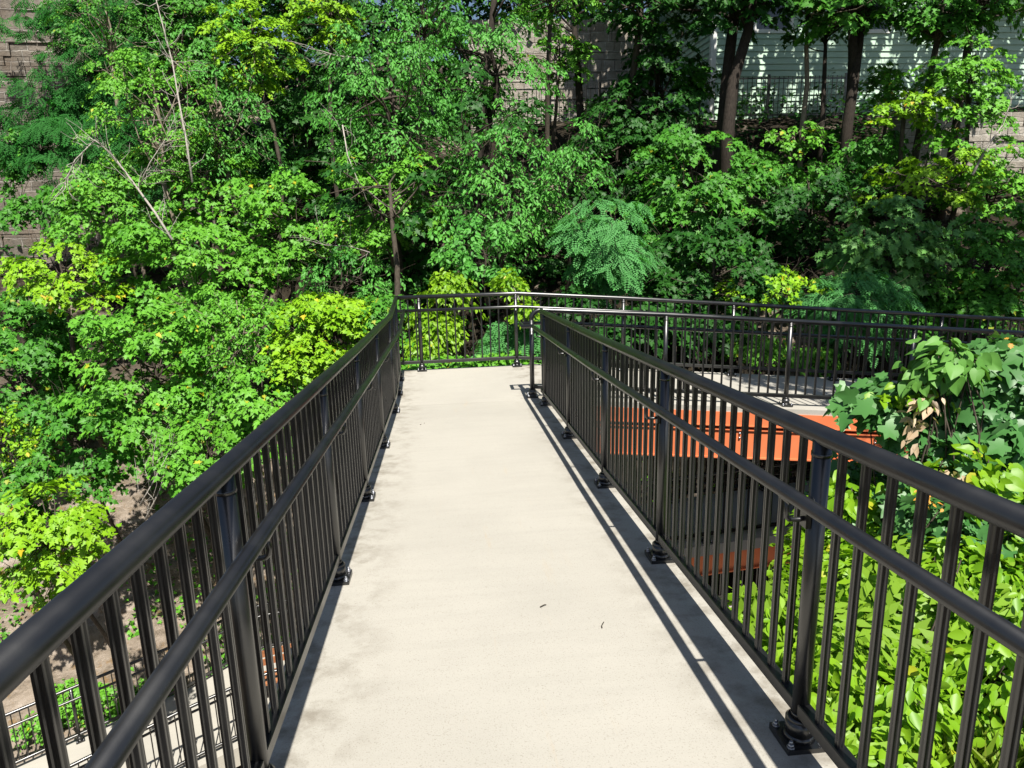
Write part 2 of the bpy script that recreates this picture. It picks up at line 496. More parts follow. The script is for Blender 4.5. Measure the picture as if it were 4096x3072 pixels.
PLATE = base_plate_mesh()
_pm = MB(); _pm.cyl((0, 0, 0), .0275, 1.035, 22); _pm.cyl((0, 0, .985), .0295, .012, 22); _pm.cyl((0, 0, .10), .0295, .012, 22)
POST = _pm.mesh('post', BLACK)
_bm = MB()
h_ = .0100; g_ = .0025
prof = []
for q in range(4):
    a = q*PI/2
    for (x, y) in ((h_, -h_*.9), (h_, -.004), (h_-g_, -.0015), (h_-g_, .0015), (h_, .004), (h_, h_*.9)):
        prof.append((x*math.cos(a)-y*math.sin(a), x*math.sin(a)+y*math.cos(a)))
k_ = len(prof)
_bm.add([(x, y, .145) for x, y in prof]+[(x, y, 1.03) for x, y in prof],
        [(j, (j+1) % k_, k_+(j+1) % k_, k_+j) for j in range(k_)])
BAL = _bm.mesh('baluster', BLACK)
_bs = MB(); _bs.box((0, 0, .585), (.018, .018, .885))
BALS = _bs.mesh('baluster', BLACK)


def bracket_mesh(inset, H=.873):
    """a swan-neck bracket, side direction is +X of the post"""
    m = MB()
    m.box((.034, 0, H-.085), (.016, .036, .055))
    m.cyl((.034, 0, H-.085), .006, .0, 6)
    pts = [(.040, 0, H-.085), (.055, 0, H-.088), (inset-.012, 0, H-.086), (inset-.002, 0, H-.076), (inset, 0, H-.06), (inset, 0, H-.014)]
    m.tube(pts, .008, 8)
    m.box((inset, 0, H-.021), (.022, .07, .006))
    return m.mesh('handrail_bracket', BLACK)


def railing(name, label, pts, posts, side, group=None, pitch=.109, inset=.097, hand=None, simple_=False, first_arc=False, hand_ends=True, dense=True):
    P = [Vector(p) for p in pts]
    org = P[0].copy()
    T = thing(name, label, 'railing', org, group)
    seg = [(b-a).length for a, b in zip(P, P[1:])]
    cum = [0]
    for s_ in seg: cum.append(cum[-1]+s_)

    def pos(s_):
        for i in range(len(seg)):
            if s_ <= cum[i+1] or i == len(seg)-1:
                d = (P[i+1]-P[i]).normalized(); return P[i]+d*(s_-cum[i]), d

    def nrm(d): return Vector((-d.y, d.x, 0)).normalized()*side

    def off(w, dz):
        out = []
        for i, p_ in enumerate(P):
            a = nrm(P[i]-P[i-1]) if i else None; b = nrm(P[i+1]-P[i]) if i < len(P)-1 else None
            if a is None: n_ = b*w
            elif b is None: n_ = a*w
            else:
                n_ = (a+b); n_.normalize(); n_ = n_*(w/max(.3, n_.dot(a)))
            out.append(p_+n_+Vector((0, 0, dz)))
        return out
    top = off(0, 1.047)
    m = MB()
    if first_arc:
        d = (P[1]-P[0]).normalized(); R_ = .115
        arc = [P[0]+Vector((0, 0, .02)), P[0]+Vector((0, 0, 1.047-R_))]
        for k in range(1, 7):
            a = k/6*PI/2
            arc.append(P[0]+d*(R_*(1-math.cos(a)))+Vector((0, 0, 1.047-R_+R_*math.sin(a))))
        m.tube(arc[:2], .0275, 18); m.tube([arc[1]]+arc[2:]+top[1:], .029, 18)
    else:
        m.tube(top, .0295, 20 if not simple_ else 8)
    m.build('top_rail', BLACK, T)
    m = MB(); m.tube(hand or off(inset, .873), 0.022, 16 if not simple_ else 8); m.build('handrail', BLACK, T)
    m = MB()
    w = .021
    m.sweep(off(0, .128), [(-w, -.022), (w, -.022), (w, .019), (w-.003, .022), (-w+.003, .022), (-w, .019)], False)
    m.build('bottom_rail', BLACK, T)
    br = bracket_mesh(inset)
    for i, s_ in enumerate(posts):
        p_, d = pos(s_); rz = math.atan2(nrm(d).y, nrm(d).x)
        if first_arc and i == 0:
            pass
        po = link('post', POST, T, p_-org)
        if first_arc and i == 0: po.scale = (.98, .98, .8)
        po.rotation_euler = (0, 0, rz)
        b = link('base_plate', PLATE, po)
        if first_arc and i == 0:
            b.scale = (1, 1, 1.25)
            continue
        link('handrail_bracket', br, po)
    s_ = posts[0]+pitch if posts else pitch
    bal = []
    s_ = pitch*.5
    # balusters evenly spread inside every bay
    stops = [0]+[q for q in posts if 0 < q < cum[-1]]+[cum[-1]]
    for a, b in zip(stops, stops[1:]):
        n_ = max(1, round((b-a)/pitch))
        for k in range(n_):
            u = a+(b-a)*(k+.5)/n_ if (a == 0 and 0 not in posts) else a+(b-a)*(k+1)/n_
            if (a == 0 and 0 not in posts) or k < n_-1: bal.append(u)
    src = BALS if simple_ else BAL
    order = sorted(bal, key=lambda u: (pos(u)[0]-Vector(CAM)).length)
    for u in order[:100]:
        p_, d = pos(u)
        o = link('baluster', src, T, p_-org); o.rotation_euler = (0, 0, math.atan2(d.y, d.x))
    rest = order[100:]
    if rest:
        m = MB()
        for u in rest:
            p_, d = pos(u); m.box((p_.x, p_.y, p_.z+.57), (.022, .022, .915), math.atan2(d.y, d.x))
        o = m.build('baluster', BLACK, T); o['kind'] = 'stuff'
    return T


def Lp(x, y): return (x, y, zd(y) if y < 8.05 else ZL)


# left side of the upper ramp
ya = -1.3
def s_of(y, y0=ya):
    return y-y0


def run_len(pts, idx):
    return sum((Vector(b)-Vector(a)).length for a, b in zip(pts[:idx], pts[1:idx+1]))


def posts_at(pts, ys_, ax=1):
    out = []
    for y in ys_:
        s_ = 0
        for a, b in zip(pts, pts[1:]):
            a = Vector(a); b = Vector(b)
            lo, hi = sorted((a[ax], b[ax]))
            if lo <= y <= hi:
                out.append(s_+(b-a).length*abs((y-a[ax])/(b[ax]-a[ax]))); break
            s_ += (b-a).length
    return out


ptsL = [Lp(LX, ya), Lp(LX, 4.763), Lp(LX, 8.02), (-.66, 9.95, ZL)]
railing('railing', 'black metal railing along the left edge of the near ramp', ptsL,
        posts_at(ptsL, [-1.0, .42, 1.87, 3.41, 4.738, 6.179, 7.702, 8.62, 9.42]), -1, 'black railings of the upper ramps')
ptsR = [Lp(RX, ya), Lp(RX, 4.763), Lp(RX, 8.0)]
zR = .873
handR = [(RX-.097, y, zd(y)+zR) for y in (ya, 4.763)]+[(RX-.097, 7.75, zd(7.75)+zR), (RX-.097, 8.08, ZL+zR), (.885, 8.085, ZL+zR), (.885, 8.30, ZL+zR), (1.06, 8.31, ZL+zR)]
railing('railing', 'black metal railing along the right edge of the near ramp, ending at the landing', ptsR,
        posts_at(ptsR, [-1.0, .45, 1.907, 3.409, 4.731, 6.188, 7.718]), 1, 'black railings of the upper ramps', hand=handR)
ptsF = [(-.66, 9.95, ZL), (1.02, 10.0, ZL), (2.5, 9.87, z2(2.5)), (10.5, 9.62, z2(10.5))]
railing('railing', 'black railing across the landing end and on along the far side of the second ramp', ptsF,
        posts_at(ptsF, [-.355, 1.0, 2.52, 4.12, 5.68, 7.25, 8.8, 10.3], 0), -1, 'black railings of the upper ramps', pitch=.122)
ptsN = [(1.0, 8.2, ZL), (2.6, 8.15, z2(2.6)), (9.5, 7.94, z2(9.5))]
handN = [(1.06, 8.31, ZL+zR), (1.5, 8.28, z2(1.5)+zR), (9.5, 8.04, z2(9.5)+zR)]
railing('railing', 'black railing with a curved end post on the near side of the second ramp', ptsN,
        posts_at(ptsN, [1.0, 2.6, 4.12, 5.67, 7.2, 8.75], 0), 1, 'black railings of the upper ramps', pitch=.122, hand=handN, first_arc=True)
# lower ramps
G2 = 'black railings of the lower ramps'
a3, b3 = (2.05, 9.25, -3.27), (9.5, 9.25, -2.66)
railing('railing', 'shaded black railing on the near side of the third ramp, below the orange girder', [a3, b3], [.05, 1.6, 3.15, 4.7, 6.25], 1, G2, simple_=True, pitch=.122)
railing('railing', 'shaded black railing on the far side of the third ramp, against the rock', [(2.05, 10.75, -3.27), (9.5, 10.75, -2.66)], [.05, 1.6, 3.15, 4.7, 6.25], -1, G2, simple_=True, pitch=.122)
railing('railing', 'lowest black railing seen at right behind the bright shrub, beside the white ramp', [(1.25, 9.9, -4.74), (8, 9.9, -4.3)], [.05, 1.6, 3.15, 4.7], -1, G2, simple_=True, pitch=.122)
farp = [(x, y, z) for (x, y), z in zip(far_l, zw)]; nearp = [(x, y, z) for (x, y), z in zip(near_l, zw)]
railing('railing', 'black railing at the foot of the rock bank, far side of the lowest walkway', farp, posts_at(farp, [.9, -.7, -2.3, -3.85, -5.3, -6.7, -8.1], 0), 1, G2, simple_=True, pitch=.122)
railing('railing', 'black railing on the near curved edge of the lowest walkway', nearp, posts_at(nearp, [.9, -.7, -2.2, -3.7, -5.2, -6.7], 0), -1, G2, simple_=True, pitch=.122)

# ------------------------------------------------------------------ girders under the ramps
def girder(label, p0, p1, edge_h=.155, gap=.06, web_h=.36, mat=ORANGE, bolts=True, group='orange steel girders'):
    p0 = Vector(p0); p1 = Vector(p1); T = thing('steel_girder', label, 'girder', p0, group)
    d = (p1-p0)
    def bar(name, z0, z1, y0, y1, m_=mat):
        mb = MB()
        v = []
        for z in (z0, z1):
            v += [p0+Vector((0, y0, z)), p1+Vector((0, y0, z)), p1+Vector((0, y1, z)), p0+Vector((0, y1, z))]
        mb.hexa(v); return mb.build(name, m_, T)
    bar('edge_channel', -edge_h-.002, -.002, 0, .07)
    bar('top_flange', -edge_h-.016, -edge_h-.003, -.028, .16)
    bar('web', -edge_h-gap-web_h+.014, -edge_h-gap-.013, .012, .044)
    bar('girder_flange', -edge_h-gap-.012, -edge_h-gap, -.012, .13)
    bar('gap_shade_strip', -edge_h-gap-.0, -edge_h-.017, .13, .15, BLACK)  # black strip that paints the shade at the back of the gap
    bar('bottom_flange', -edge_h-gap-web_h-.003, -edge_h-gap-web_h+.013, -.03, .15)
    if bolts:
        L = d.length; u = .42
        while u < L-.3:
            b = MB()
            for dx in (0, .075):
                for dz in (0, .055):
                    q = p0+d*((u+dx)/L)+Vector((0, .005, -edge_h-gap-.05-dz))
                    b.tube([q+Vector((0, .01, 0)), q+Vector((0, -.014, 0))], .013, 8)
            b.build('bolt_group', STEEL, T); u += 1.72
    return T


yg = lambda x: 8.03-.03*(x-1.3)
girder('long orange girder under the near side of the second ramp', (1.36, yg(1.36)-.012, z2(1.36)-.065), (9.5, yg(9.5)-.012, z2(9.5)-.065))
girder('orange edge beam just beyond the landing, along the far side of the second ramp', (1.3, 10.11, z2(1.36)-.05), (9.4, 9.86, z2(9.5)-.05), web_h=.3, bolts=False)
girder('shaded orange girder under the third ramp', (2.02, 9.62, -3.44), (9.5, 9.62, -2.82), edge_h=.12, web_h=.4, bolts=False)
girder('orange girder under the left side of the near ramp', (EL+.05, 8.1, ZL-.16), (EL+.051, 10.0, ZL-.16), web_h=.3, bolts=False)


def column(label, x, y, ztop):
    zb = tz(x, y)-.3
    T = thing('steel_column', label, 'column', (x, y, zb), 'orange steel columns')
    m = MB(); m.box((x, y-.09, (zb+ztop)/2), (.2, .014, ztop-zb)); m.box((x, y+.09, (zb+ztop)/2), (.2, .014, ztop-zb)); m.box((x, y, (zb+ztop)/2), (.012, .16, ztop-zb)); m.build('shaft', ORANGE, T)
    m = MB(); m.box((x, y, zb+.35), (.5, .5, .3)); m.build('footing', CONC2, T)


column('orange steel column under the landing corner', 1.25, 9.3, ZL-.17)
column('orange steel column under the second ramp, farther right', 5.6, 9.0, z2(5.6)-.2)

# sign on the lowest railing and bench
def quad_sign():
    c = Vector((-2.42, 13.22, -6.45))
    T = thing('sign', 'small white sign with a red ring fixed to the lowest railing', 'sign', c)
    m = MB(); m.box(c, (.34, .012, .52)); m.build('panel', SIGNW, T)
    m = MB(); R_ = .115; cc = c+Vector((0, -.009, .10))
    m.tube([cc+Vector((R_*math.cos(a), 0, R_*math.sin(a))) for a in np.linspace(0, 2*PI, 25)], .009, 6)
    m.tube([cc+Vector((-.08, 0, .08)), cc+Vector((.08, 0, -.08))], .008, 6)
    m.build('prohibition_ring', SIGNR, T)


quad_sign()
bx = Vector((-3.42, 11.75, -6.96))
T = thing('bench', 'brown wooden bench on the lowest walkway', 'bench', bx)
rot = Matrix.Rotation(.35, 3, 'Z')
m = MB()
for k in range(3): m.box(bx+rot @ Vector((0, -.14+.14*k, .45)), (.95, .125, .04), mat=rot)
m.build('seat', BROWNWOOD, T)
m = MB()
for k in range(2): m.box(bx+rot @ Vector((0, .25+.03*k, .62+.15*k)), (.95, .035, .12), mat=rot)
m.build('backrest', BROWNWOOD, T)
for sx_ in (-.38, .38):
    m = MB(); m.box(bx+rot @ Vector((sx_, 0, .215)), (.05, .34, .43), mat=rot); m.box(bx+rot @ Vector((sx_, .245, .56)), (.05, .04, .42), mat=rot); m.build('leg', BLACK, T)

# ------------------------------------------------------------------ buildings and walls up the hill
t = NT('green_clapboard'); p = geo(t)
n = t.noise(p, 3, 5)
t.bsdf(t.ramp(n, [(.3, (.40, .55, .43)), (.7, (.47, .61, .49))]), .6, 0, .3)
CLAP = t.m
WHITE = simple('white_trim_paint', (.74, .74, .72), .5, var=.06)
FOUND = simple('grey_stone_foundation', (.22, .21, .19), .9, var=.3, scale=5)
GLASS = simple('dark_window_glass', (.02, .025, .03), .08, 0, .8)
ROOF = simple('grey_shingle_roof', (.1, .1, .1), .9, var=.3, scale=12)
HX0, HX1, HY, HZ0, HZ1 = 8.05, 18.5, 21.6, 4.15, 10.2
T = thing('house', 'pale green clapboard house half hidden behind the trees', 'house', (HX0, HY, HZ0))
m = MB(); z = HZ0; cl = .17
openings = [(9.3, 10.3, 6.6, 8.4), (12.3, 13.3, 6.6, 8.4), (15.2, 16.2, 6.6, 8.4)]
while z < HZ1:
    spans = [(HX0, HX1)]
    for (a, b, c, d) in openings:
        if z+cl > c and z < d:
            new = []
            for (s0, s1) in spans:
                if a > s0 and b < s1: new += [(s0, a), (b, s1)]
                else: new.append((s0, s1))
            spans = new
    for s0, s1 in spans:
        m.add([(s0, HY-.045, z), (s1, HY-.045, z), (s1, HY-.006, z+cl), (s0, HY-.006, z+cl), (s0, HY, z), (s1, HY, z)], [(0, 1, 2, 3), (4, 5, 1, 0)])
    m.add([(HX0-.045, HY+7, z), (HX0-.045, HY, z), (HX0-.006, HY, z+cl), (HX0-.006, HY+7, z+cl)], [(0, 1, 2, 3)])
    z += cl
m.box(((HX0+HX1)/2, HY+3.55, (HZ0+HZ1)/2), (HX1-HX0-.1, 6.9, HZ1-HZ0))
m.build('wall', CLAP, T)
m = MB(); m.box((HX0, HY-.01, (HZ0+HZ1)/2), (.16, .14, HZ1-HZ0)); m.build('corner_trim', WHITE, T)
m = MB(); m.box(((HX0+HX1)/2, HY+3.5, HZ0-.9), (HX1-HX0+.05, 7.05, 1.79)); m.build('foundation', FOUND, T)
for (a, b, c, d) in openings:
    m = MB()
    for (x0, x1, z0, z1) in ((a-.1, a, c-.1, d+.1), (b, b+.1, c-.1, d+.1), (a, b, c-.1, c), (a, b, d, d+.1), (a, b, (c+d)/2-.03, (c+d)/2+.03)):
        m.box(((x0+x1)/2, HY-.03, (z0+z1)/2), (x1-x0, .1, z1-z0))
    w_ = m.build('window', WHITE, T)
    m = MB(); m.box(((a+b)/2, HY+.03, (c+d)/2), (b-a, .04, d-c)); m.build('pane', GLASS, w_)
m = MB()
m.add([(HX0-.4, HY-.4, HZ1), (HX1+.4, HY-.4, HZ1), (HX1+.4, HY+3.5, HZ1+3), (HX0-.4, HY+3.5, HZ1+3), (HX0-.4, HY+7.4, HZ1), (HX1+.4, HY+7.4, HZ1)], [(0, 1, 2, 3), (3, 2, 5, 4), (0, 3, 4), (1, 5, 2), (0, 4, 5, 1)])
m.build('roof', ROOF, T)


def stone_mat(name, c1, c2, mort, sx_=1., bw=.62, bh=.26):
    t = NT(name)
    tc = t.n('ShaderNodeTexCoord'); mp = t.n('ShaderNodeMapping'); mp.inputs['Rotation'].default_value = (PI/2, 0, 0)
    t.l(tc.outputs['Object'], mp.inputs[0])
    warp = t.noise(tc.outputs['Object'], 1.7, 3)
    v = t.n('ShaderNodeVectorMath', operation='ADD'); t.l(mp.outputs[0], v.inputs[0])
    wv = t.n('ShaderNodeVectorMath', operation='SCALE'); wv.inputs['Scale'].default_value = .16
    t.l(warp, wv.inputs[0]); t.l(wv.outputs[0], v.inputs[1])
    b = t.n('ShaderNodeTexBrick'); b.inputs['Color1'].default_value = (*c1, 1); b.inputs['Color2'].default_value = (*c2, 1); b.inputs['Mortar'].default_value = (*mort, 1)
    b.inputs['Scale'].default_value = 1.; b.inputs['Brick Width'].default_value = bw; b.inputs['Row Height'].default_value = bh
    b.inputs['Mortar Size'].default_value = .018; b.inputs['Bias'].default_value = -.1; b.inputs['Mortar Smooth'].default_value = .4
    b.squash = .8; b.offset = .45
    t.l(v.outputs[0], b.inputs['Vector'])
    n = t.noise(tc.outputs['Object'], 5, 8, .7); n2 = t.noise(tc.outputs['Object'], .9, 5)
    c = t.mix(t.ramp(n, [(.35, (.55, .55, .55)), (.65, (0, 0, 0))]), b.outputs[0], tuple(k*.4 for k in c1))
    c = t.mix(t.ramp(n2, [(.5, (0, 0, 0)), (.72, (.7, .7, .7))]), c, (.14, .10, .07))
    h = t.mix(.45, b.outputs[1], n)
    inv = t.n('ShaderNodeInvert'); t.l(b.outputs[1], inv.inputs[1])
    h = t.mix(.5, inv.outputs[0], n)
    t.bsdf(c, .95, 0, .2, h, 1.0, .09)
    return t.m


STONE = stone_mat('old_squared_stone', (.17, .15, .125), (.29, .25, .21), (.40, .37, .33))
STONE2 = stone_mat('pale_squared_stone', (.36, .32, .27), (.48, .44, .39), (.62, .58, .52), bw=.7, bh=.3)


def wall(name, label, x0, x1, z0, z1, y, rz, mat, th=1.2, courses=None):
    """a wall built of real stone courses: each block its own slightly set-back face, one mesh"""
    o = thing(name, label, 'wall', (x0, y, z0)); o.rotation_euler = (0, 0, rz)
    L = x1-x0; m = MB(); z = 0; r_ = random.Random(len(label))
    while z < z1-z0:
        h = r_.uniform(.22, .40); x = -r_.uniform(0, .5)
        while x < L:
            w_ = r_.uniform(.35, .95); a, b = max(0, x+.008), min(L, x+w_-.008)
            if b-a > .05:
                dy = r_.uniform(-.035, .02)
                m.box(((a+b)/2, th/2+dy, z+h/2), (b-a, th, h-.016))
            x += w_
        z += h
    m.box((L/2, th/2+.06, (z1-z0)/2), (L, th-.05, z1-z0))
    me = m.mesh('masonry', mat)
    ob = link('masonry', me, o); return o


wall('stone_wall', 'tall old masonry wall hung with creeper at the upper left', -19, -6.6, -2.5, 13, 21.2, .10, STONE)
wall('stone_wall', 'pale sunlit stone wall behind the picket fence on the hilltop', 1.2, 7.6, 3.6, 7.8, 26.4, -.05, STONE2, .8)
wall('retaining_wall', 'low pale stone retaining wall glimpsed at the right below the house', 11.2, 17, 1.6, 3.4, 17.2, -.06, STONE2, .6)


def picket(label, a, b, h=1.15):
    a = Vector(a); b = Vector(b); T = thing('picket_fence', label, 'fence', a, 'black picket fences on the hilltop')
    d = b-a; L = d.length; rz = math.atan2(d.y, d.x)
    for zz in (.12, h-.06):
        m = MB(); m.box((a+b)/2+Vector((0, 0, zz)), (L, .035, .035), rz); m.build('rail', BLACK, T)
    n_ = int(L/.13); m = MB(); m.box((0, 0, h/2), (.018, .018, h)); me = m.mesh('picket', BLACK)
    for k in range(min(n_, 100)+1): link('picket', me, T, d*(k/n_))
    m = MB(); m.box((0, 0, h/2), (.06, .06, h+.1)); me = m.mesh('post', BLACK)
    for k in range(4): link('post', me, T, d*(k/3))


picket('black picket fence in front of the pale stone wall', (1.9, 22.2, tz(1.9, 22.2)-.05), (6.3, 22.0, tz(6.3, 22)-.05))
picket('black picket fence in front of the green house', (8.2, 20.6, tz(8.2, 20.6)-.05), (11.6, 20.6, tz(11.6, 20.6)-.05))


# ------------------------------------------------------------------ leaves
def tpl(half, cx=.0, cy=.3, fold=.16, droop=.12):
    """half: right outline from base to tip; two folded halves"""
    right = [(x, y) for x, y in half]
    mid = [(0, y) for y in (right[0][1], right[-1][1])]
    n = len(right)
    vs = [(x, y) for x, y in right]+[(-x, y) for x, y in right[1:-1]]
    def zf(x, y): return fold*abs(x)-droop*y*y
    V = np.array([(x, y, zf(x, y)) for x, y in vs])
    faces = [list(range(n)), [0]+[n-1]+[n+k for k in range(n-3, -1, -1)]]
    return V, faces


def fan(half, cy=.32, fold=.14, droop=.14):
    right = half; n = len(right)
    vs = [(0, cy)]+[(x, y) for x, y in right]+[(-x, y) for x, y in right[1:-1]]
    V = np.array([(x, y, fold*abs(x)-droop*y*y) for x, y in vs])
    loop = list(range(1, n+1))+[n+k for k in range(n-2, 0, -1)]
    fs = [[0, loop[k], loop[(k+1) % len(loop)]] for k in range(len(loop))]
    return V, fs


T_MAPLE = fan([(0, .02), (.36, -.06), (.27, .17), (.60, .40), (.27, .46), (.19, .70), (0, 1.0)])
T_OAK = fan([(0, 0), (.30, .02), (.16, .2), (.50, .34), (.2, .45), (.40, .68), (.14, .72), (0, 1.0)])
T_OVATE = tpl([(0, 0), (.22, .18), (.29, .42), (.18, .72), (0, 1.0)])
T_ELM = tpl([(0, 0), (.24, .28), (.20, .62), (0, 1.0)], fold=.25, droop=.25)
T_IVY = fan([(0, .04), (.26, -.14), (.50, .05), (.36, .26), (.56, .52), (.26, .56), (.16, .78), (0, 1.0)], fold=.10, droop=.2)
T_CORD = fan([(0, .06), (.20, -.10), (.42, .06), (.46, .34), (.28, .70), (.1, .9), (0, 1.02)], fold=.22, droop=.22)


def pinnate(n=6, lw=.10, ll=.30):
    V = []; Fc = []
    for k in range(n):
        y = .12+.80*k/(n-1)
        for s_ in (-1, 1):
            o = len(V); L_ = ll*(1-.35*abs(k/(n-1)-.45))
            V += [(0, y, -.12*y*y), (s_*L_*.5, y+lw*.7, .02-.12*y*y), (s_*L_, y+.05, -.02-.12*y*y), (s_*L_*.5, y-lw*.45, .02-.12*y*y)]
            Fc.append([o, o+1, o+2, o+3] if s_ > 0 else [o, o+3, o+2, o+1])
    o = len(V); V += [(0, .92, -.1), (.07, 1.05, -.12), (0, 1.2, -.16), (-.07, 1.05, -.12)]; Fc.append([o, o+1, o+2, o+3])
    return np.array(V), Fc


T_LOC = pinnate(6, .13, .26)
T_AIL = pinnate(6, .11, .36)
T_WALNUT = pinnate(5, .12, .42)


def leaf_mesh(name, tplt, P, Tn, N, S, tint, mat, org=(0, 0, 0)):
    V, Fc = tplt; n = len(P); k = len(V)
    Tn = Tn/np.linalg.norm(Tn, axis=1, keepdims=True)
    N = N-Tn*(N*Tn).sum(1, keepdims=True); N = N/np.maximum(1e-6, np.linalg.norm(N, axis=1, keepdims=True))
    X = np.cross(Tn, N)
    wx = S*rng.uniform(.8, 1.12, n)
    pts = (P[:, None, :]-np.asarray(org)) + wx[:, None, None]*V[None, :, 0, None]*X[:, None, :] + S[:, None, None]*(V[None, :, 1, None]*Tn[:, None, :]+V[None, :, 2, None]*N[:, None, :])
    pts = pts.reshape(-1, 3).astype(np.float32)
    lens = np.array([len(f) for f in Fc]); flat = np.concatenate([np.array(f) for f in Fc])
    loops = (np.arange(n)[:, None]*k+flat[None, :]).ravel().astype(np.int32)
    tot = np.tile(lens, n); st = np.concatenate([[0], np.cumsum(tot)[:-1]]).astype(np.int32)
    me = bpy.data.meshes.new(name)
    me.vertices.add(len(pts)); me.vertices.foreach_set('co', pts.ravel())
    me.loops.add(len(loops)); me.loops.foreach_set('vertex_index', loops)
    me.polygons.add(len(tot)); me.polygons.foreach_set('loop_start', st)
    me.update(calc_edges=True)
    a = me.attributes.new('tint', 'FLOAT', 'POINT'); a.data.foreach_set('value', np.repeat(tint, k).astype(np.float32))
    me.materials.append(mat); me.validate()
    return me


def unit(v): return v/np.maximum(1e-9, np.linalg.norm(v, axis=-1, keepdims=True))


SUNV = np.array(SUN_FROM)


def sprays(C, O, n_per, rs, size, droop=.3, upw=1.0, sunw=.35, jit=.35, twigs=4):
    """leaves of many leafy twig ends. C centres (m,3); O outward dirs (m,3)"""
    m = len(C)
    nrm = unit(np.array([0, 0, upw])+O*.45+SUNV*sunw+rng.normal(0, .22, (m, 3)))
    o = unit(O*np.array([1, 1, .25])+rng.normal(0, .15, (m, 3)))
    o = unit(o-nrm*(o*nrm).sum(1, keepdims=True)); sd = np.cross(nrm, o)
    P = []; T_ = []; N_ = []; lines = []
    idx = np.repeat(np.arange(m), n_per); M = len(idx)
    tw = rng.integers(0, twigs, M)
    base_a = rng.uniform(-.25, .25, (m, twigs))+np.linspace(-1.15, 1.15, twigs)[None, :]
    a = base_a[idx, tw]+rng.normal(0, .10, M)
    u = rng.uniform(.12, 1.0, M)**.75
    lenf = (rng.uniform(.65, 1.15, (m, twigs))*np.cos(base_a*.55))[idx, tw]
    rr = rs*(rng.uniform(.7, 1.3, m)[idx])*lenf*u
    dirv = np.cos(a)[:, None]*o[idx]+np.sin(a)[:, None]*sd[idx]
    start = C[idx]-o[idx]*(rs*.45)
    P = start+dirv*rr[:, None]
    P[:, 2] -= droop*rs*(u**2)*lenf
    P += rng.normal(0, .025, (M, 3))
    side = rng.choice([-1, 1], M)*rng.uniform(.3, 1.15, M)
    T_ = unit(dirv*np.cos(side)[:, None]+np.cross(nrm[idx], dirv)*np.sin(side)[:, None]+np.array([0, 0, -1])*rng.uniform(.1, .75, M)[:, None])
    N_ = unit(nrm[idx]+rng.normal(0, jit, (M, 3)))
    S = size*rng.uniform(.6, 1.2, M)
    return P, T_, N_, S, start[::1]


SPEC = {  # template, leaf size, spray radius, leaves per spray, droop, up, sun, jitter
    'maple': (T_MAPLE, .098, .42, 62, .28, 1.0, .45, .30),
    'norway': (T_MAPLE, .120, .46, 56, .32, 1.0, .35, .36),
    'elm': (T_ELM, .092, .50, 64, .45, .8, .45, .5),
    'ovate': (T_OVATE, .075, .34, 62, .30, .8, .55, .5),
    'locust': (T_LOC, .22, .34, 34, .55, .7, .5, .4),
    'sumac': (T_AIL, .26, .34, 24, .5, .8, .5, .4),
    'oak': (T_OAK, .165, .46, 40, .4, .9, .45, .4),
}
CEN = {}


def limb(mb, a, b, r0, r1, bend=.15, n=5, sides=6):
    a = np.asarray(a, float); b = np.asarray(b, float); L_ = np.linalg.norm(b-a)
    off = rng.normal(0, bend*L_*.35, 3); off2 = rng.normal(0, bend*L_*.12, 3)
    pts = []
    for k in range(n+1):
        u = k/n; pts.append(Vector(a+(b-a)*u+off*math.sin(PI*u)+off2*math.sin(2*PI*u)))
    mb.tube(pts, [r0+(r1-r0)*(k/n) for k in range(n+1)], sides)
    return pts


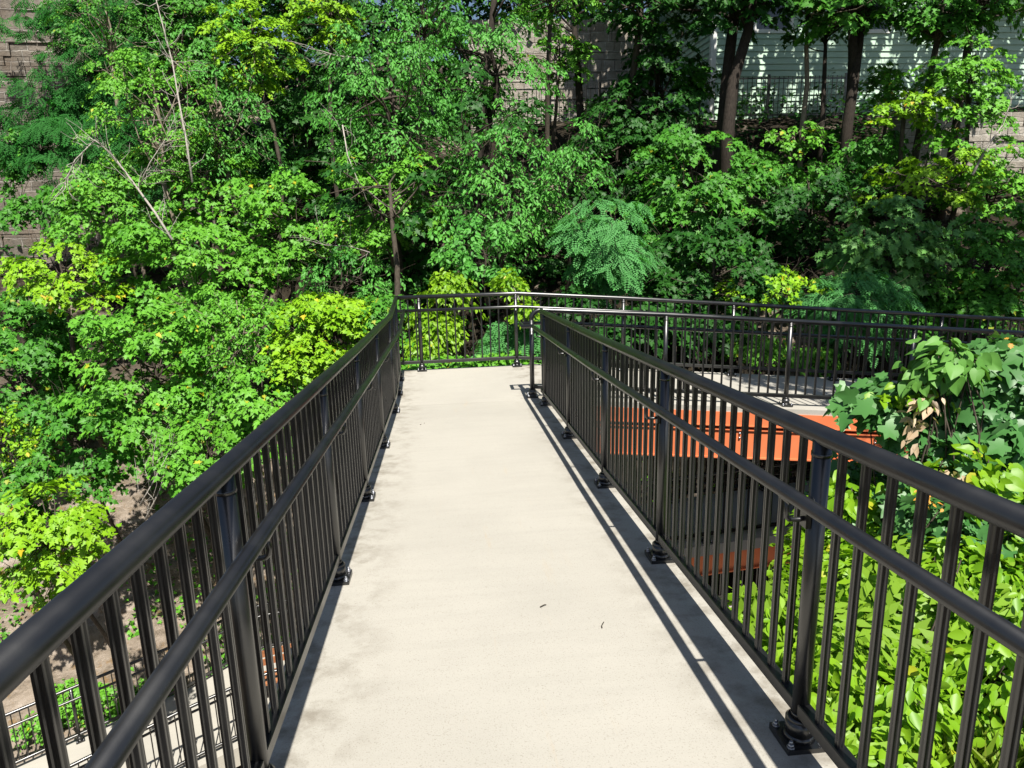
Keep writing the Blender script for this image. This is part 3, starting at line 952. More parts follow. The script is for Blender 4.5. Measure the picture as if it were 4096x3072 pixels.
def tree(name, label, spec, px, py, D, rh, rv, colr, cat='tree', base=(0, .3), tr=.06, bark_=None, dens=1., group=None, fork=None, ground=None, shape='ball', leafk=1., trunk=True):
    tplt, size, rs, npl, droop, upw, sw, jit = SPEC[spec]
    size *= leafk
    c = at(px, py, D) if D else np.array([px, py, rh])
    bx_, by_ = c[0]+base[0], c[1]+base[1]; bz = (tz(bx_, by_) if ground is None else ground)-.1
    org = (bx_, by_, bz)
    T = thing(name, label, cat, org, group)
    m = max(6, int(52*rh*rv*dens*(0.42/rs)**1.2))
    # spray centres through the ellipsoid, biased to its shell
    d = unit(rng.normal(0, 1, (m, 3))); r = rng.uniform(.12, 1, m)**.42
    if shape == 'tier':      # leaf layers, wider low down
        lv = np.round(rng.uniform(-2.5, 2.5, m))/2.6
        ang = rng.uniform(0, 2*PI, m); rad = np.sqrt(rng.uniform(.05, 1, m))*np.sqrt(np.maximum(.1, 1-.7*lv**2))
        Q = np.c_[np.cos(ang)*rad, np.sin(ang)*rad, lv+rng.normal(0, .07, m)-.18*rad]
    else:
        Q = d*r[:, None]
    # ragged outline
    lob = np.array([mnoise.noise(Vector((float(q[0])*1.4+px*.01, float(q[1])*1.4, float(q[2])*1.4+py*.013))) for q in d])
    Q = Q*(1+.38*lob)[:, None]
    Cc = c+Q*np.array([rh, rh, rv])
    O = unit(Q*np.array([1, 1, .6])+np.array([0, -.25, .1]))
    P, Tn, N, S, st = sprays(Cc, O, npl, rs, size, droop, upw, sw, jit)
    sp_t = rng.uniform(-.18, .18, m)
    tint = np.clip(rng.uniform(.1, .9, len(P))+np.repeat(sp_t, npl), 0, .92)
    tint = np.where(rng.random(len(P)) < .012, .99, tint)
    me = leaf_mesh('crown', tplt, P, Tn, N, S, tint, LM[colr], org)
    link('crown', me, T)
    bm = bark_ or BARK
    if trunk:
        mb = MB()
        topc = c+np.array([0, 0, rv*.55])
        p0 = np.array([bx_, by_, bz])
        mid = c-np.array([0, 0, rv*.75])
        if mid[2] < bz+.2: mid = p0+np.array([0, 0, .25])
        tp = limb(mb, p0, mid, tr, tr*.72, .10, 6, 8)
        limb(mb, np.array(tp[-1]), topc, tr*.72, tr*.16, .12, 6, 7)
        mb.build('trunk', bm, T)
        mb = MB()
        k = min(m, 26)
        for i in rng.permutation(m)[:k]:
            u = rng.uniform(.0, .7); s0 = np.array(tp[-1])+(topc-np.array(tp[-1]))*u
            limb(mb, s0, Cc[i], tr*.28, .004, .22, 5, 5)
            for _ in range(2):
                e = Cc[i]+unit(O[i]+rng.normal(0, .5, 3))*rs*.8
                limb(mb, Cc[i]-(Cc[i]-s0)*.15, e, .006, .002, .2, 3, 3)
        mb.build('branches', bm, T)
    return T


TREES = [
    # name, label, spec, px, py, D, rh, rv, colour, kwargs   (left bank)
    ('maple_tree', 'low yellow-green maple leaning in at the left edge above the rock bank', 'maple', 250, 1080, 13.6, 1.15, .62, 'yellow', dict(shape='tier', base=(-.3, 1.2))),
    ('maple_tree', 'broad bright maple in the middle of the left bank', 'maple', 760, 1090, 14.2, 1.75, 1.25, 'bright', dict(shape='tier', dens=1.2, base=(.2, 1.5))),
    ('maple_tree', 'light green maple left of the dark hollow', 'maple', 1150, 880, 15.0, 1.35, 1.2, 'bright', dict(shape='tier', dens=1.1)),
    ('maple_tree', 'yellow-green young maple just over the left railing near the landing', 'maple', 1270, 1330, 12.0, .95, .75, 'yellow', dict(shape='tier', base=(-.1, 1.6), tr=.04)),
    ('maple_tree', 'large green maple mass on the lower left bank', 'maple', 620, 1480, 12.6, 1.55, 1.35, 'bright', dict(shape='tier', dens=1.25, base=(.1, 2.0))),
    ('maple_tree', 'small maple close behind the left railing, level with its middle posts', 'maple', 1060, 1620, 11.6, 1.15, .85, 'bright', dict(base=(-.2, 2.2), tr=.04, dens=1.1)),
    ('maple_tree', 'yellow maple sapling low at the left edge over the rock', 'maple', 190, 2120, 9.6, .72, .78, 'yellow', dict(shape='tier', base=(-.7, 2.8), tr=.035, dens=1.25)),
    ('maple_tree', 'dark shaded maple at the far left', 'norway', 90, 1520, 14.4, 1.3, 1.6, 'mid', dict(base=(-.2, .8))),
    ('elm_tree', 'small-leaved sapling tangled with bare twigs on the left bank', 'ovate', 960, 1330, 12.2, 1.0, 1.0, 'bright', dict(bark_=BARKP, tr=.035, base=(.1, 2.2))),
    ('maple_tree', 'pale yellowish bush at the left edge between two maples', 'ovate', 20, 1780, 11.6, .62, .7, 'yellow', dict(base=(0, 1.2), tr=.03)),
    ('elm_tree', 'airy tree with long pale leaning trunks on the upper left', 'ovate', 620, 470, 15.2, 1.55, 1.8, 'bright', dict(dens=.62, bark_=BARKP, tr=.07, base=(.9, .5))),
    ('elm_tree', 'thin tree with a forked grey trunk left of the yellow maple', 'elm', 880, 420, 16.0, 1.3, 1.9, 'elm', dict(dens=.62, bark_=BARKP, tr=.07, base=(.3, .3))),
    ('maple_tree', 'bright yellow maple high above the dark hollow', 'maple', 1010, 160, 16.2, 1.05, .95, 'yellow', dict(shape='tier', dens=.95)),
    ('maple_tree', 'second bright yellow maple cut by the top edge', 'maple', 1320, 30, 16.4, .95, .65, 'yellow', dict(shape='tier')),
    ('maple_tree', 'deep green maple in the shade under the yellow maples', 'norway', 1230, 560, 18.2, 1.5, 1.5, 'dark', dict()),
    # centre
    ('elm_tree', 'tall drooping elm with a grey trunk behind the landing, left of centre', 'elm', 1560, 420, 14.2, 1.7, 1.6, 'elm', dict(dens=.95, tr=.09, base=(.1, .9))),
    ('elm_tree', 'elm with a dark leaning trunk at the top centre', 'elm', 1950, 260, 15.2, 1.7, 1.45, 'elm', dict(dens=.85, bark_=BARKD, tr=.12, base=(-.6, .4))),
    ('maple_tree', 'bright maple behind the left end of the landing', 'maple', 1530, 790, 14.2, 1.25, .95, 'bright', dict(shape='tier', base=(.2, 1))),
    ('elm_tree', 'drooping elm boughs over the middle of the landing rail', 'elm', 2020, 760, 13.4, 1.45, 1.2, 'elm', dict(dens=.9, base=(.2, 1.5), tr=.06)),
    ('cherry_tree', 'cherry sapling hanging its leaves over the landing end', 'ovate', 1930, 1010, 12.4, .95, .62, 'elm', dict(tr=.03, base=(.1, 1.5), leafk=1.25, dens=.8)),
    ('locust_tree', 'feathery pale locust behind the landing, right of centre', 'locust', 2440, 960, 12.4, .85, .85, 'blue', dict(dens=1.35, tr=.04, base=(.3, 1.2))),
    ('elm_tree', 'light elm sprays left of the pale locust', 'elm', 2250, 720, 13.6, .9, 1.1, 'elm', dict(dens=.8, tr=.05, base=(.2, 1))),
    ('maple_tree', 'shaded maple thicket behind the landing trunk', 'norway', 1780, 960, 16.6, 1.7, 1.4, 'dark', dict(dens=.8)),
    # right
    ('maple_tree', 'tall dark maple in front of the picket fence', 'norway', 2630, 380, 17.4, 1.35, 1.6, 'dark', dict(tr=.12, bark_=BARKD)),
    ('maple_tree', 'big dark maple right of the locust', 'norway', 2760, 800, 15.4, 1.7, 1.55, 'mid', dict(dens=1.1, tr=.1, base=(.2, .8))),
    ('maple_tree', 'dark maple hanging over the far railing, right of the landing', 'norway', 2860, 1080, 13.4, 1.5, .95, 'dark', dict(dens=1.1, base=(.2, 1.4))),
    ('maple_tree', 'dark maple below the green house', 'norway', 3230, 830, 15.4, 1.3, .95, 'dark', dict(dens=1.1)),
    ('oak_tree', 'pale broad-leaved oak on the right bank', 'oak', 3560, 960, 13.2, 1.15, .95, 'pale', dict(dens=1.15, base=(.2, 1.2))),
    ('maple_tree', 'yellow-green maple spray right of the green house', 'maple', 3700, 700, 14.6, 1.25, .55, 'yellow', dict(shape='tier', base=(.4, .8), dens=.9)),
    ('maple_tree', 'bright maple at the right edge beside the house', 'maple', 3890, 330, 15.2, 1.15, 1.05, 'bright', dict(shape='tier', dens=1.0)),
    ('maple_tree', 'yellowish maple layer over the right corner of the house', 'maple', 3620, 420, 15.2, .8, .35, 'yellow', dict(shape='tier', base=(.6, .5))),
    ('maple_tree', 'green maple low at the right edge of the bank', 'maple', 3960, 1020, 13.2, 1.1, 1.0, 'mid', dict(base=(.4, 1))),
    ('locust_tree', 'feathery locust bush low on the right bank behind the far rail', 'locust', 3420, 1180, 12.4, 1.05, .42, 'blue', dict(tr=.03, base=(.2, .6), dens=1.3)),
    ('oak_tree', 'high oak canopy over the left corner of the house', 'oak', 2940, -30, 16.2, 1.7, .8, 'dark', dict(tr=.17, bark_=BARKD, base=(-.35, -.2), dens=1.2)),
    ('oak_tree', 'high oak canopy over the middle of the house', 'oak', 3420, -20, 16.0, 1.5, .8, 'mid', dict(tr=.14, bark_=BARKD, base=(-.2, 0), dens=1.1)),
    ('maple_tree', 'shaded maple canopy in the top right corner', 'norway', 3900, -40, 15.4, 1.6, .9, 'mid', dict(tr=.1)),
    ('maple_tree', 'yellow-lit maple spray over the middle of the far rail', 'maple', 3080, 1140, 12.9, .9, .32, 'yellow', dict(shape='tier', base=(.2, .8), tr=.03, dens=.9)),
    ('maple_tree', 'slim maple with sparse leaves in front of the house siding', 'maple', 3170, 540, 17.0, .9, .4, 'bright', dict(tr=.06, bark_=BARKP, dens=.6)),
    # filling the bank
    ('maple_tree', 'thin leafy maple half hiding the pale stone wall on the hilltop', 'maple', 2230, 210, 17.5, 1.0, .7, 'bright', dict(dens=.7, tr=.05)),
    ('maple_tree', 'green crown at the top edge above the broad left bank', 'norway', 700, -30, 19.0, 1.9, 1.1, 'mid', dict(tr=.08)),
    ('maple_tree', 'dark crown at the top edge behind the yellow maples', 'norway', 1180, -10, 20.0, 2.0, 1.5, 'dark', dict(tr=.08)),
    ('maple_tree', 'light maple spray across the left end of the house siding', 'maple', 2800, 330, 17.5, .8, .5, 'mid', dict(dens=.7, tr=.05)),
    ('maple_tree', 'light maple spray across the right end of the house siding', 'maple', 3560, 330, 17.0, .8, .6, 'bright', dict(dens=.7, tr=.05)),
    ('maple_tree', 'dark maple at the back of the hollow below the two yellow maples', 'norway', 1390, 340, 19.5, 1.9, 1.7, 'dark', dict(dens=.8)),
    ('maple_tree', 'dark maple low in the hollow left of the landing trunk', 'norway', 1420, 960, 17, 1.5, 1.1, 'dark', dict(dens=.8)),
    ('maple_tree', 'bright maple behind the leaning dead trunk', 'maple', 470, 830, 15.8, 1.5, 1.25, 'bright', dict(base=(.2, .8))),
    ('maple_tree', 'mid green maple at the left edge below the masonry', 'norway', 130, 1300, 15.2, 1.2, .9, 'mid', dict(base=(0, .6))),
    ('maple_tree', 'green maple between the pale upright trunks, above the broad maple', 'maple', 790, 690, 16.4, 1.4, 1.25, 'bright', dict(dens=.9)),
    ('maple_tree', 'leafy maple low over the left railing, nearer than the yellow one', 'maple', 830, 1800, 11.4, .85, .65, 'bright', dict(base=(-.2, 2.2), tr=.035, dens=1.1)),
    ('maple_tree', 'green maple low on the left above the yellow sapling', 'maple', 330, 1740, 12.0, 1.0, .8, 'mid', dict(base=(-.2, 1.8), tr=.04)),
    ('maple_tree', 'shaded maple low at the far left edge, beside the yellow sapling', 'norway', 30, 2000, 11.2, .62, 1.0, 'mid', dict(base=(-.3, 1.6), tr=.04)),
    ('elm_tree', 'leafy elm crown filling the top centre', 'elm', 1690, 60, 16.2, 1.7, 1.1, 'elm', dict(tr=.08)),
    ('elm_tree', 'bright elm sprays at the top edge left of the pale stone wall', 'elm', 2200, -30, 16.0, 1.3, .7, 'bright', dict(tr=.07)),
    ('maple_tree', 'dark maple in the hollow between the elm and the locust', 'norway', 2180, 1010, 16.2, 1.6, 1.0, 'dark', dict()),
    ('maple_tree', 'dark maple uphill of the locust', 'norway', 2490, 640, 17.2, 1.5, 1.3, 'dark', dict(tr=.08)),
    ('maple_tree', 'mid green maple halfway up under the thick dark trunk', 'norway', 3030, 740, 17.0, 1.6, .8, 'mid', dict(tr=.07)),
    ('maple_tree', 'green maple just below the right part of the house', 'norway', 3480, 640, 16.6, 1.4, .75, 'mid', dict(tr=.07)),
    ('maple_tree', 'mid green maple at the right edge below the stone retaining wall', 'maple', 3960, 720, 15.2, 1.3, .85, 'bright', dict(tr=.06)),
    ('maple_tree', 'low maple under the pale oak on the right bank', 'maple', 3780, 1150, 13.4, 1.1, .6, 'mid', dict(tr=.04)),
    ('maple_tree', 'low dark maple behind the far rail left of the yellow spray', 'norway', 2680, 1190, 13.4, 1.2, .55, 'dark', dict(tr=.04)),
    ('maple_tree', 'high dark maple canopy at the top edge left of the house', 'norway', 2560, -30, 16.6, 1.6, .9, 'dark', dict(tr=.1)),
    ('maple_tree', 'high green maple canopy at the top edge over the right of the house', 'norway', 3760, 60, 15.6, 1.1, .7, 'mid', dict(tr=.09)),
    ('maple_tree', 'tall pale-leaved tree in the top left beside the masonry', 'ovate', 430, 130, 17.0, 1.4, 1.0, 'mid', dict(tr=.06, bark_=BARKP, dens=.7)),
    ('maple_tree', 'shaded tree behind the pale trunks at the top left', 'norway', 800, 200, 18.6, 1.6, 1.5, 'mid', dict(tr=.06, dens=.7)),
    ('elm_tree', 'bushy elm between the broad maple and the landing', 'elm', 1380, 1120, 13.6, 1.0, .7, 'elm', dict(tr=.04)),
]
for nm, lab, sp_, px, py, D, rh, rv, cl_, kw in TREES:
    tree(nm, lab, sp_, px, py, D, rh, rv, cl_, group='trees on the hillside', **kw)

# the tall tree beside the path whose shade lies on the second ramp
tree('maple_tree', 'tall maple standing right of the near ramp, shading the second ramp', 'norway', 6.1, 4.3, None, 2.3, 1.7, 'mid', base=(1.2, .3), tr=.16, ground=None, trunk=True, group='trees on the hillside') if False else None


def shade_tree(label, c, rh, rv, base, colr='mid', dens=1.):
    tplt, size, rs, npl, droop, upw, sw, jit = SPEC['norway']
    c = np.array(c, float); bz = tz(*base)-.1
    T = thing('maple_tree', label, 'tree', (base[0], base[1], bz), 'trees on the hillside')
    m = int(34*rh*rv*dens); d = unit(rng.normal(0, 1, (m, 3))); r = rng.uniform(.1, 1, m)**.45
    Cc = c+d*r[:, None]*np.array([rh, rh, rv]); O = unit(d+np.array([0, 0, .2]))
    P, Tn, N, S, st = sprays(Cc, O, npl, rs, size, droop, upw, sw, jit)
    link('crown', leaf_mesh('crown', tplt, P, Tn, N, S, rng.uniform(0, .9, len(P)), LM[colr], (base[0], base[1], bz)), T)
    mb = MB(); tp = limb(mb, (base[0], base[1], bz), c-np.array([0, 0, rv*.6]), .17, .11, .06, 7, 10)
    limb(mb, np.array(tp[-1]), c+np.array([0, 0, rv*.6]), .11, .02, .1, 5, 8); mb.build('trunk', BARK, T)
    mb = MB()
    for i in rng.permutation(m)[:40]: limb(mb, np.array(tp[-1]), Cc[i], .04, .005, .15, 5, 5)
    mb.build('branches', BARK, T)


shade_tree('tall maple right of the near ramp, its shade falling on the second ramp', (6.9, 5.3, 6.8), 2.3, 1.8, (8.4, 4.6), dens=1.25)
shade_tree('tall maple farther right, shading the dark maples on the bank', (9.6, 8.0, 9.0), 2.6, 2.0, (12.5, 8.6), dens=1.1)

# trunks that show on their own in front of the house
# bare dead branches
def dead(label, pts_px, D, r=.02, twigs=10):
    q = [at(x, y, D+dd) for x, y, dd in pts_px]
    T = thing('dead_branch', label, 'branch', tuple(q[0]), 'bare dead branches on the bank')
    mb = MB(); mb.tube([Vector(v) for v in q], [r*(1-.75*k/(len(q)-1)) for k in range(len(q))], 6)
    for _ in range(twigs):
        k = rng.integers(0, len(q)-1); u = rng.random(); a = q[k]+(q[k+1]-q[k])*u
        dv = unit(q[k+1]-q[k])+rng.normal(0, .75, 3); L_ = rng.uniform(.2, .75)
        p_ = limb(mb, a, a+unit(dv)*L_, min(.008, r*.38), .002, .3, 4, 4)
        b = np.array(p_[2]); limb(mb, b, b+unit(dv+rng.normal(0, .7, 3))*L_*.5, r*.2, .0015, .3, 3, 3)
    mb.build('stem', DEAD, T)


dead('bare grey dead trunk leaning left through the bright maples', [(690, 960, 0), (620, 850, .1), (540, 740, .1), (450, 620, 0), (380, 560, -.2), (300, 640, -.3), (240, 780, -.3)], 13.0, .026, 40)
dead('straight pale trunk without leaves, upright in the left thicket', [(770, 730, 0), (745, 560, 0), (715, 400, .1), (690, 250, .2), (640, 60, .3), (610, -60, .4)], 13.6, .024, 30)
dead('bare pale branch sweeping up to the right from the leaning dead trunk', [(560, 740, 0), (600, 650, -.1), (660, 560, -.1), (700, 470, 0)], 12.9, .013, 24)
dead('white forked twig poking into the dark hollow', [(1420, 230, 0), (1350, 225, -.1), (1290, 205, -.2), (1220, 190, -.3)], 13.2, .014, 12)
dead('pale twig hanging beside the elm above the landing', [(1370, 500, 0), (1390, 620, 0), (1430, 720, -.1), (1460, 780, -.1)], 12.6, .013, 12)
dead('spiny bare branch pointing left over the landing', [(1480, 1010, 0), (1400, 985, 0), (1300, 980, 0), (1230, 960, -.1)], 12.2, .010, 14)
dead('broken grey stem standing on the rock bank behind the left railing', [(580, 2080, 0), (640, 1960, 0), (670, 1850, 0), (700, 1760, 0)], 11.2, .016, 8)
dead('slanting bare stick low on the left bank', [(560, 2020, 0), (600, 1950, 0), (650, 1860, -.1), (690, 1780, -.1)], 10.9, .014, 6)
dead('pale curved branch at the right edge below the house', [(3890, 700, 0), (3940, 600, 0), (4010, 500, 0), (4040, 420, .1)], 13.8, .03, 8)
dead('white broken twig resting over the landing rail', [(2080, 1200, 0), (2060, 1160, .1), (2035, 1130, .2)], 10.9, .008, 2)


# standing trunks seen below the canopy
def bare_trunk(label, p_lo, p_hi, D, r, mat):
    a = at(*p_lo, D); b = at(*p_hi, D)
    g = tz(a[0], a[1]+.1); T = thing('tree', label, 'tree', (a[0], a[1], min(g, a[2])), 'trees on the hillside')
    mb = MB(); lo = a.copy(); lo[2] = min(g, a[2])-.2
    pts = [Vector(lo), Vector(a), Vector(a+(b-a)*.5+rng.normal(0, .04, 3)), Vector(b), Vector(b+(b-a)*.6)]
    mb.tube(pts, [r*1.15, r, r*.88, r*.75, r*.4], 12); mb.build('trunk', mat, T)
    mb = MB()
    top = np.array(pts[-1])
    m = 14
    Cc = top+rng.normal(0, 1, (m, 3))*np.array([.8, .8, .35]); O = unit(Cc-top+np.array([0, -.1, 0]))
    for i in range(m): limb(mb, np.array(pts[3])+(top-np.array(pts[3]))*rng.random(), Cc[i], r*.3, .006, .2, 4, 5)
    mb.build('branches', mat, T)
    tplt, size, rs, npl, droop, upw, sw, jit = SPEC['norway']
    P, Tn, N, S, st = sprays(Cc, O, npl, rs, size, droop, upw, sw, jit)
    link('crown', leaf_mesh('crown', tplt, P, Tn, N, S, rng.uniform(0, .9, len(P)), LM['dark'], tuple(T.location)), T)


bare_trunk('thick dark trunk leaning right in front of the house', (2910, 540), (2990, 130), 16.0, .145, BARKD)
bare_trunk('dark trunk standing upright in the middle of the house front', (3390, 500), (3440, 140), 16.4, .125, BARKD)
bare_trunk('slim dark trunk between the two thick ones by the house', (3290, 470), (3300, 230), 16.8, .06, BARKD)
bare_trunk('slender pale trunk rising in front of the green siding', (3210, 500), (3225, 190), 17.0, .065, BARKP)
bare_trunk('dark straight trunk beside the picket fence', (2325, 520), (2300, 150), 18.0, .10, BARKD)
bare_trunk('dark leaning trunk rising behind the landing at the top centre', (1905, 740), (1965, 120), 15.0, .095, BARKD)
bare_trunk('grey slim trunk just left of the landing end', (1590, 1180), (1570, 900), 12.6, .055, BARK)
bare_trunk('thin grey trunk in the hollow behind the landing', (1830, 1080), (1850, 700), 13.8, .05, BARK)


# ------------------------------------------------------------------ vines on the masonry
def creeper(label, spots, colr='vine', spec='sumac', k=1.):
    tplt, size, rs, npl, droop, upw, sw, jit = SPEC[spec]
    C = []
    for px, py, D, rx, ry, n in spots:
        c = at(px, py, D)
        C.append(c+rng.normal(0, 1, (n, 3))*np.array([rx, .18, ry])*.6)
    C = np.concatenate(C); O = unit(np.array([0, -1, .1])+rng.normal(0, .3, C.shape))
    P, Tn, N, S, st = sprays(C, O, npl, rs, size*k, .8, .5, .6, .45)
    T = thing('creeper', label, 'creeper', tuple(C[0]), 'creepers on the masonry')
    link('foliage', leaf_mesh('foliage', tplt, P, Tn, N, S, rng.uniform(0, .9, len(P)), LM[colr], tuple(C[0])), T)
    mb = MB()
    for i in range(0, len(C), 3): limb(mb, C[i]+np.array([0, .3, .4]), C[i]-np.array([0, 0, .4]), .01, .004, .3, 4, 4)
    mb.build('stems', BARK, T)


creeper('dark leafy creeper over the top of the left masonry', [(260, 60, 18.3, 1.2, .5, 40), (500, 120, 18.2, 1.1, .9, 46), (430, 300, 18, .9, .8, 40)])
creeper('dark creeper patch spreading across the middle of the left masonry', [(230, 430, 17.6, 1.2, .7, 55), (430, 600, 17.2, 1.0, .8, 46), (150, 560, 17.4, .8, .5, 30)])
creeper('sparser creeper patch low on the left masonry', [(60, 640, 17.6, .7, .5, 22), (330, 780, 16.8, .9, .5, 30), (120, 840, 17.2, .7, .3, 12)], 'mid', 'maple', 1.2)
creeper('creeper strands between the pale trunks above the bright maples', [(640, 90, 18, .8, .5, 22), (820, 180, 18.4, .8, .6, 18)], 'mid', 'ovate', 1.2)


# ------------------------------------------------------------------ shrubs and leafy plants
def shrub(name, label, spec, pts, colr, cat='shrub', dens=1., leafk=1., stems=True, kind=None, group=None, rs_=None, npl_=None, sun=None):
    """pts: (x, y, z, rx, ry, rz, n) world clumps"""
    tplt, size, rs, npl, droop, upw, sw, jit = SPEC[spec] if isinstance(spec, str) else spec
    rs = rs_ or rs; npl = npl_ or npl
    C = []; O = []
    for x, y, z, rx, ry, rz, n in pts:
        n = int(n*dens); d = unit(rng.normal(0, 1, (n, 3))); d[:, 2] = np.abs(d[:, 2])*1.1-.25; d = unit(d)
        r = rng.uniform(.25, 1, n)**.4
        C.append(np.array([x, y, z])+d*r[:, None]*np.array([rx, ry, rz])); O.append(unit(d+np.array([0, -.2, .2])))
    C = np.concatenate(C); O = np.concatenate(O)
    P, Tn, N, S, st = sprays(C, O, npl, rs, size*leafk, droop, upw, sun or sw, jit)
    x, y = pts[0][0], pts[0][1]; org = (x, y, tz(x, y)-.05)
    T = thing(name, label, cat, org, group)
    tint = np.clip(rng.uniform(0, .92, len(P)), 0, .92); tint = np.where(rng.random(len(P)) < .02, .99, tint)
    link('foliage', leaf_mesh('foliage', tplt, P, Tn, N, S, tint, LM[colr], org), T)
    if stems:
        mb = MB()
        for i in rng.permutation(len(C))[:min(len(C), 40)]:
            b = np.array([x, y, org[2]])*.35+np.array([C[i][0], C[i][1], tz(C[i][0], C[i][1])])*.65
            limb(mb, b, C[i], .012, .003, .15, 4, 4)
        mb.build('stems', BARK, T)
    return T


def sp_px(px, py, D, rx, ry, rz, n):
    c = at(px, py, D); return (c[0], c[1], c[2], rx, ry, rz, n)


# plants beyond the landing rail
shrub('vine_bush', 'bright yellow-green vine bush right behind the landing end railing', 'ovate',
      [sp_px(1730, 1330, 11.6, .42, .3, .5, 26), sp_px(1800, 1170, 11.8, .38, .3, .35, 16), sp_px(1690, 1420, 11.4, .35, .3, .35, 14)], 'shrub', leafk=1.25, dens=1.1, group='bushes behind the landing')
shrub('sumac_bush', 'feathery green sumac behind the right half of the landing end railing', 'sumac',
      [sp_px(2040, 1370, 11.5, .45, .3, .35, 30), sp_px(2200, 1330, 11.6, .35, .3, .3, 14)], 'blue', dens=1.2, leafk=.85, group='bushes behind the landing')
shrub('maple_seedlings', 'row of low maple seedlings along the outer edge of the landing', 'maple',
      [sp_px(1750, 1470, 11.0, .8, .2, .18, 26), sp_px(2030, 1460, 11.0, .5, .2, .16, 18), sp_px(1520, 1480, 11.2, .3, .2, .2, 10)], 'bright', leafk=.85, group='bushes behind the landing')
shrub('hanging_vine', 'narrow bright vine dangling over the landing rail by its middle post', 'ovate',
      [sp_px(2040, 1150, 11.2, .14, .14, .3, 9), sp_px(2100, 1240, 11.0, .16, .12, .2, 7)], 'shrub', leafk=1.3, stems=False, group='bushes behind the landing')
shrub('maple_bush', 'small dark maple bush at the left end of the landing', 'maple',
      [sp_px(1560, 1260, 11.9, .35, .3, .4, 22), sp_px(1590, 1380, 11.6, .25, .25, .3, 10)], 'mid', leafk=.8, group='bushes behind the landing')
shrub('maple_bush', 'yellow-green bush against the left railing below the yellow maple', 'maple',
      [sp_px(1390, 1270, 11.9, .45, .4, .4, 22), sp_px(1250, 1430, 11.6, .6, .4, .4, 26)], 'yellow', leafk=.95, group='bushes behind the landing')
# right bank
shrub('bank_bush', 'yellowish bush seen through the far rail in the middle of the second ramp', 'ovate',
      [sp_px(3030, 1400, 12.2, .6, .4, .4, 24), sp_px(3250, 1440, 12.0, .5, .3, .3, 18)], 'bright', leafk=1.1, group='bushes on the right bank')
shrub('bank_bush', 'small bluish bush on the bare soil below the oak', 'locust',
      [sp_px(3420, 1330, 12.2, .5, .4, .35, 22)], 'blue', group='bushes on the right bank')
shrub('bank_bush', 'dark bush at the right end of the far railing', 'norway',
      [sp_px(3640, 1340, 12.4, .6, .4, .5, 22), sp_px(3950, 1250, 12.8, .8, .4, .5, 30)], 'mid', group='bushes on the right bank')
shrub('bank_bush', 'dark low bush behind the far rail, right of the landing', 'norway',
      [sp_px(2560, 1330, 12.0, .8, .4, .5, 36), sp_px(2880, 1330, 12.4, .7, .4, .4, 24), sp_px(2300, 1230, 12.4, .5, .4, .4, 14)], 'dark', group='bushes on the right bank')

# rock bank on the left: low plants
rb = []
for px, py, D, s_ in [(700, 2170, 12.6, .4), (820, 2080, 12.4, .45), (560, 2260, 12.8, .3), (640, 2420, 12.9, .3), (480, 2560, 13.0, .35), (330, 2620, 13.0, .28), (600, 2640, 13.6, .4), (740, 2520, 13.4, .3), (120, 2760, 12.6, .3), (230, 2480, 12.9, .28), (900, 2300, 13.5, .4), (1050, 2330, 14, .4), (420, 2720, 12.8, .22), (700, 2320, 12.7, .3), (880, 2470, 14.2, .35)]:
    c = at(px, py, D); c[2] = tz(c[0], c[1])+.1
    rb.append((c[0], c[1], c[2], s_*1.3, s_*1.2, s_*.6, 14))
for i, q in enumerate([rb[:5], rb[5:10], rb[10:]]):
    shrub('rock_plants', ['low green plants on the rock bank, upper part behind the left railing', 'low green plants near the foot of the rock bank', 'scattered low plants on the rock bank above the sign'][i],
          'maple', q, ['bright', 'bright', 'mid'][i], 'plants', leafk=.72, group='plants on the rock bank')

# foreground right: ivy bush and leafy shrubs
S_IVY = (T_IVY, .112, .28, 24, .45, .7, .75, .42)
S_COR = (T_CORD, .088, .20, 13, .35, .5, .9, .4)
S_SHR = (T_OVATE, .076, .24, 36, .25, .9, .8, .5)
S_WAL = (T_WALNUT, .30, .26, 7, .4, .9, .8, .4)
g_fg = 'bushes right of the near ramp'
shrub('ivy_bush', 'big dark ivy-covered bush hanging over the right railing, lobed leaves', S_IVY,
      [sp_px(4040, 1590, 4.5, .42, .42, .38, 60), sp_px(3930, 1830, 4.5, .38, .38, .36, 50), sp_px(4060, 2000, 4.4, .42, .4, .4, 40), sp_px(4230, 1750, 4.7, .5, .5, .6, 50), sp_px(3760, 1640, 4.5, .20, .2, .2, 12),
       sp_px(3560, 1570, 4.4, .11, .12, .06, 3), sp_px(3480, 1600, 4.4, .05, .05, .05, 2), sp_px(3560, 1680, 4.4, .08, .08, .06, 3)], 'ivy', cat='bush', group=g_fg)
shrub('bindweed_vine', 'pale heart-shaped vine leaves on top of the ivy bush', S_COR,
      [sp_px(3800, 1430, 4.2, .12, .12, .09, 8), sp_px(3730, 1500, 4.2, .08, .08, .07, 4), sp_px(3880, 1460, 4.2, .10, .10, .08, 5)], 'cord', cat='vine', leafk=1.05, group=g_fg)
shrub('bindweed_vine', 'thin bright vine trailing left from the ivy bush across the orange girder', (T_CORD, .06, .14, 6, .3, .6, .9, .4),
      [sp_px(3650, 1585, 4.3, .05, .05, .03, 4), sp_px(3560, 1600, 4.3, .05, .05, .03, 3), sp_px(3700, 1570, 4.3, .05, .05, .03, 4)], 'shrub', cat='vine', stems=False, group=g_fg)
shrub('dry_leaves', 'hanging bunch of dry tan leaves at the left side of the ivy bush', (T_ELM, .075, .08, 8, .9, .3, .8, .6),
      [sp_px(3700, 1640, 4.15, .05, .05, .10, 4), sp_px(3680, 1720, 4.15, .04, .05, .06, 2), sp_px(3820, 1930, 4.0, .05, .05, .08, 3)], 'dry', cat='leaves', stems=False, group=g_fg)
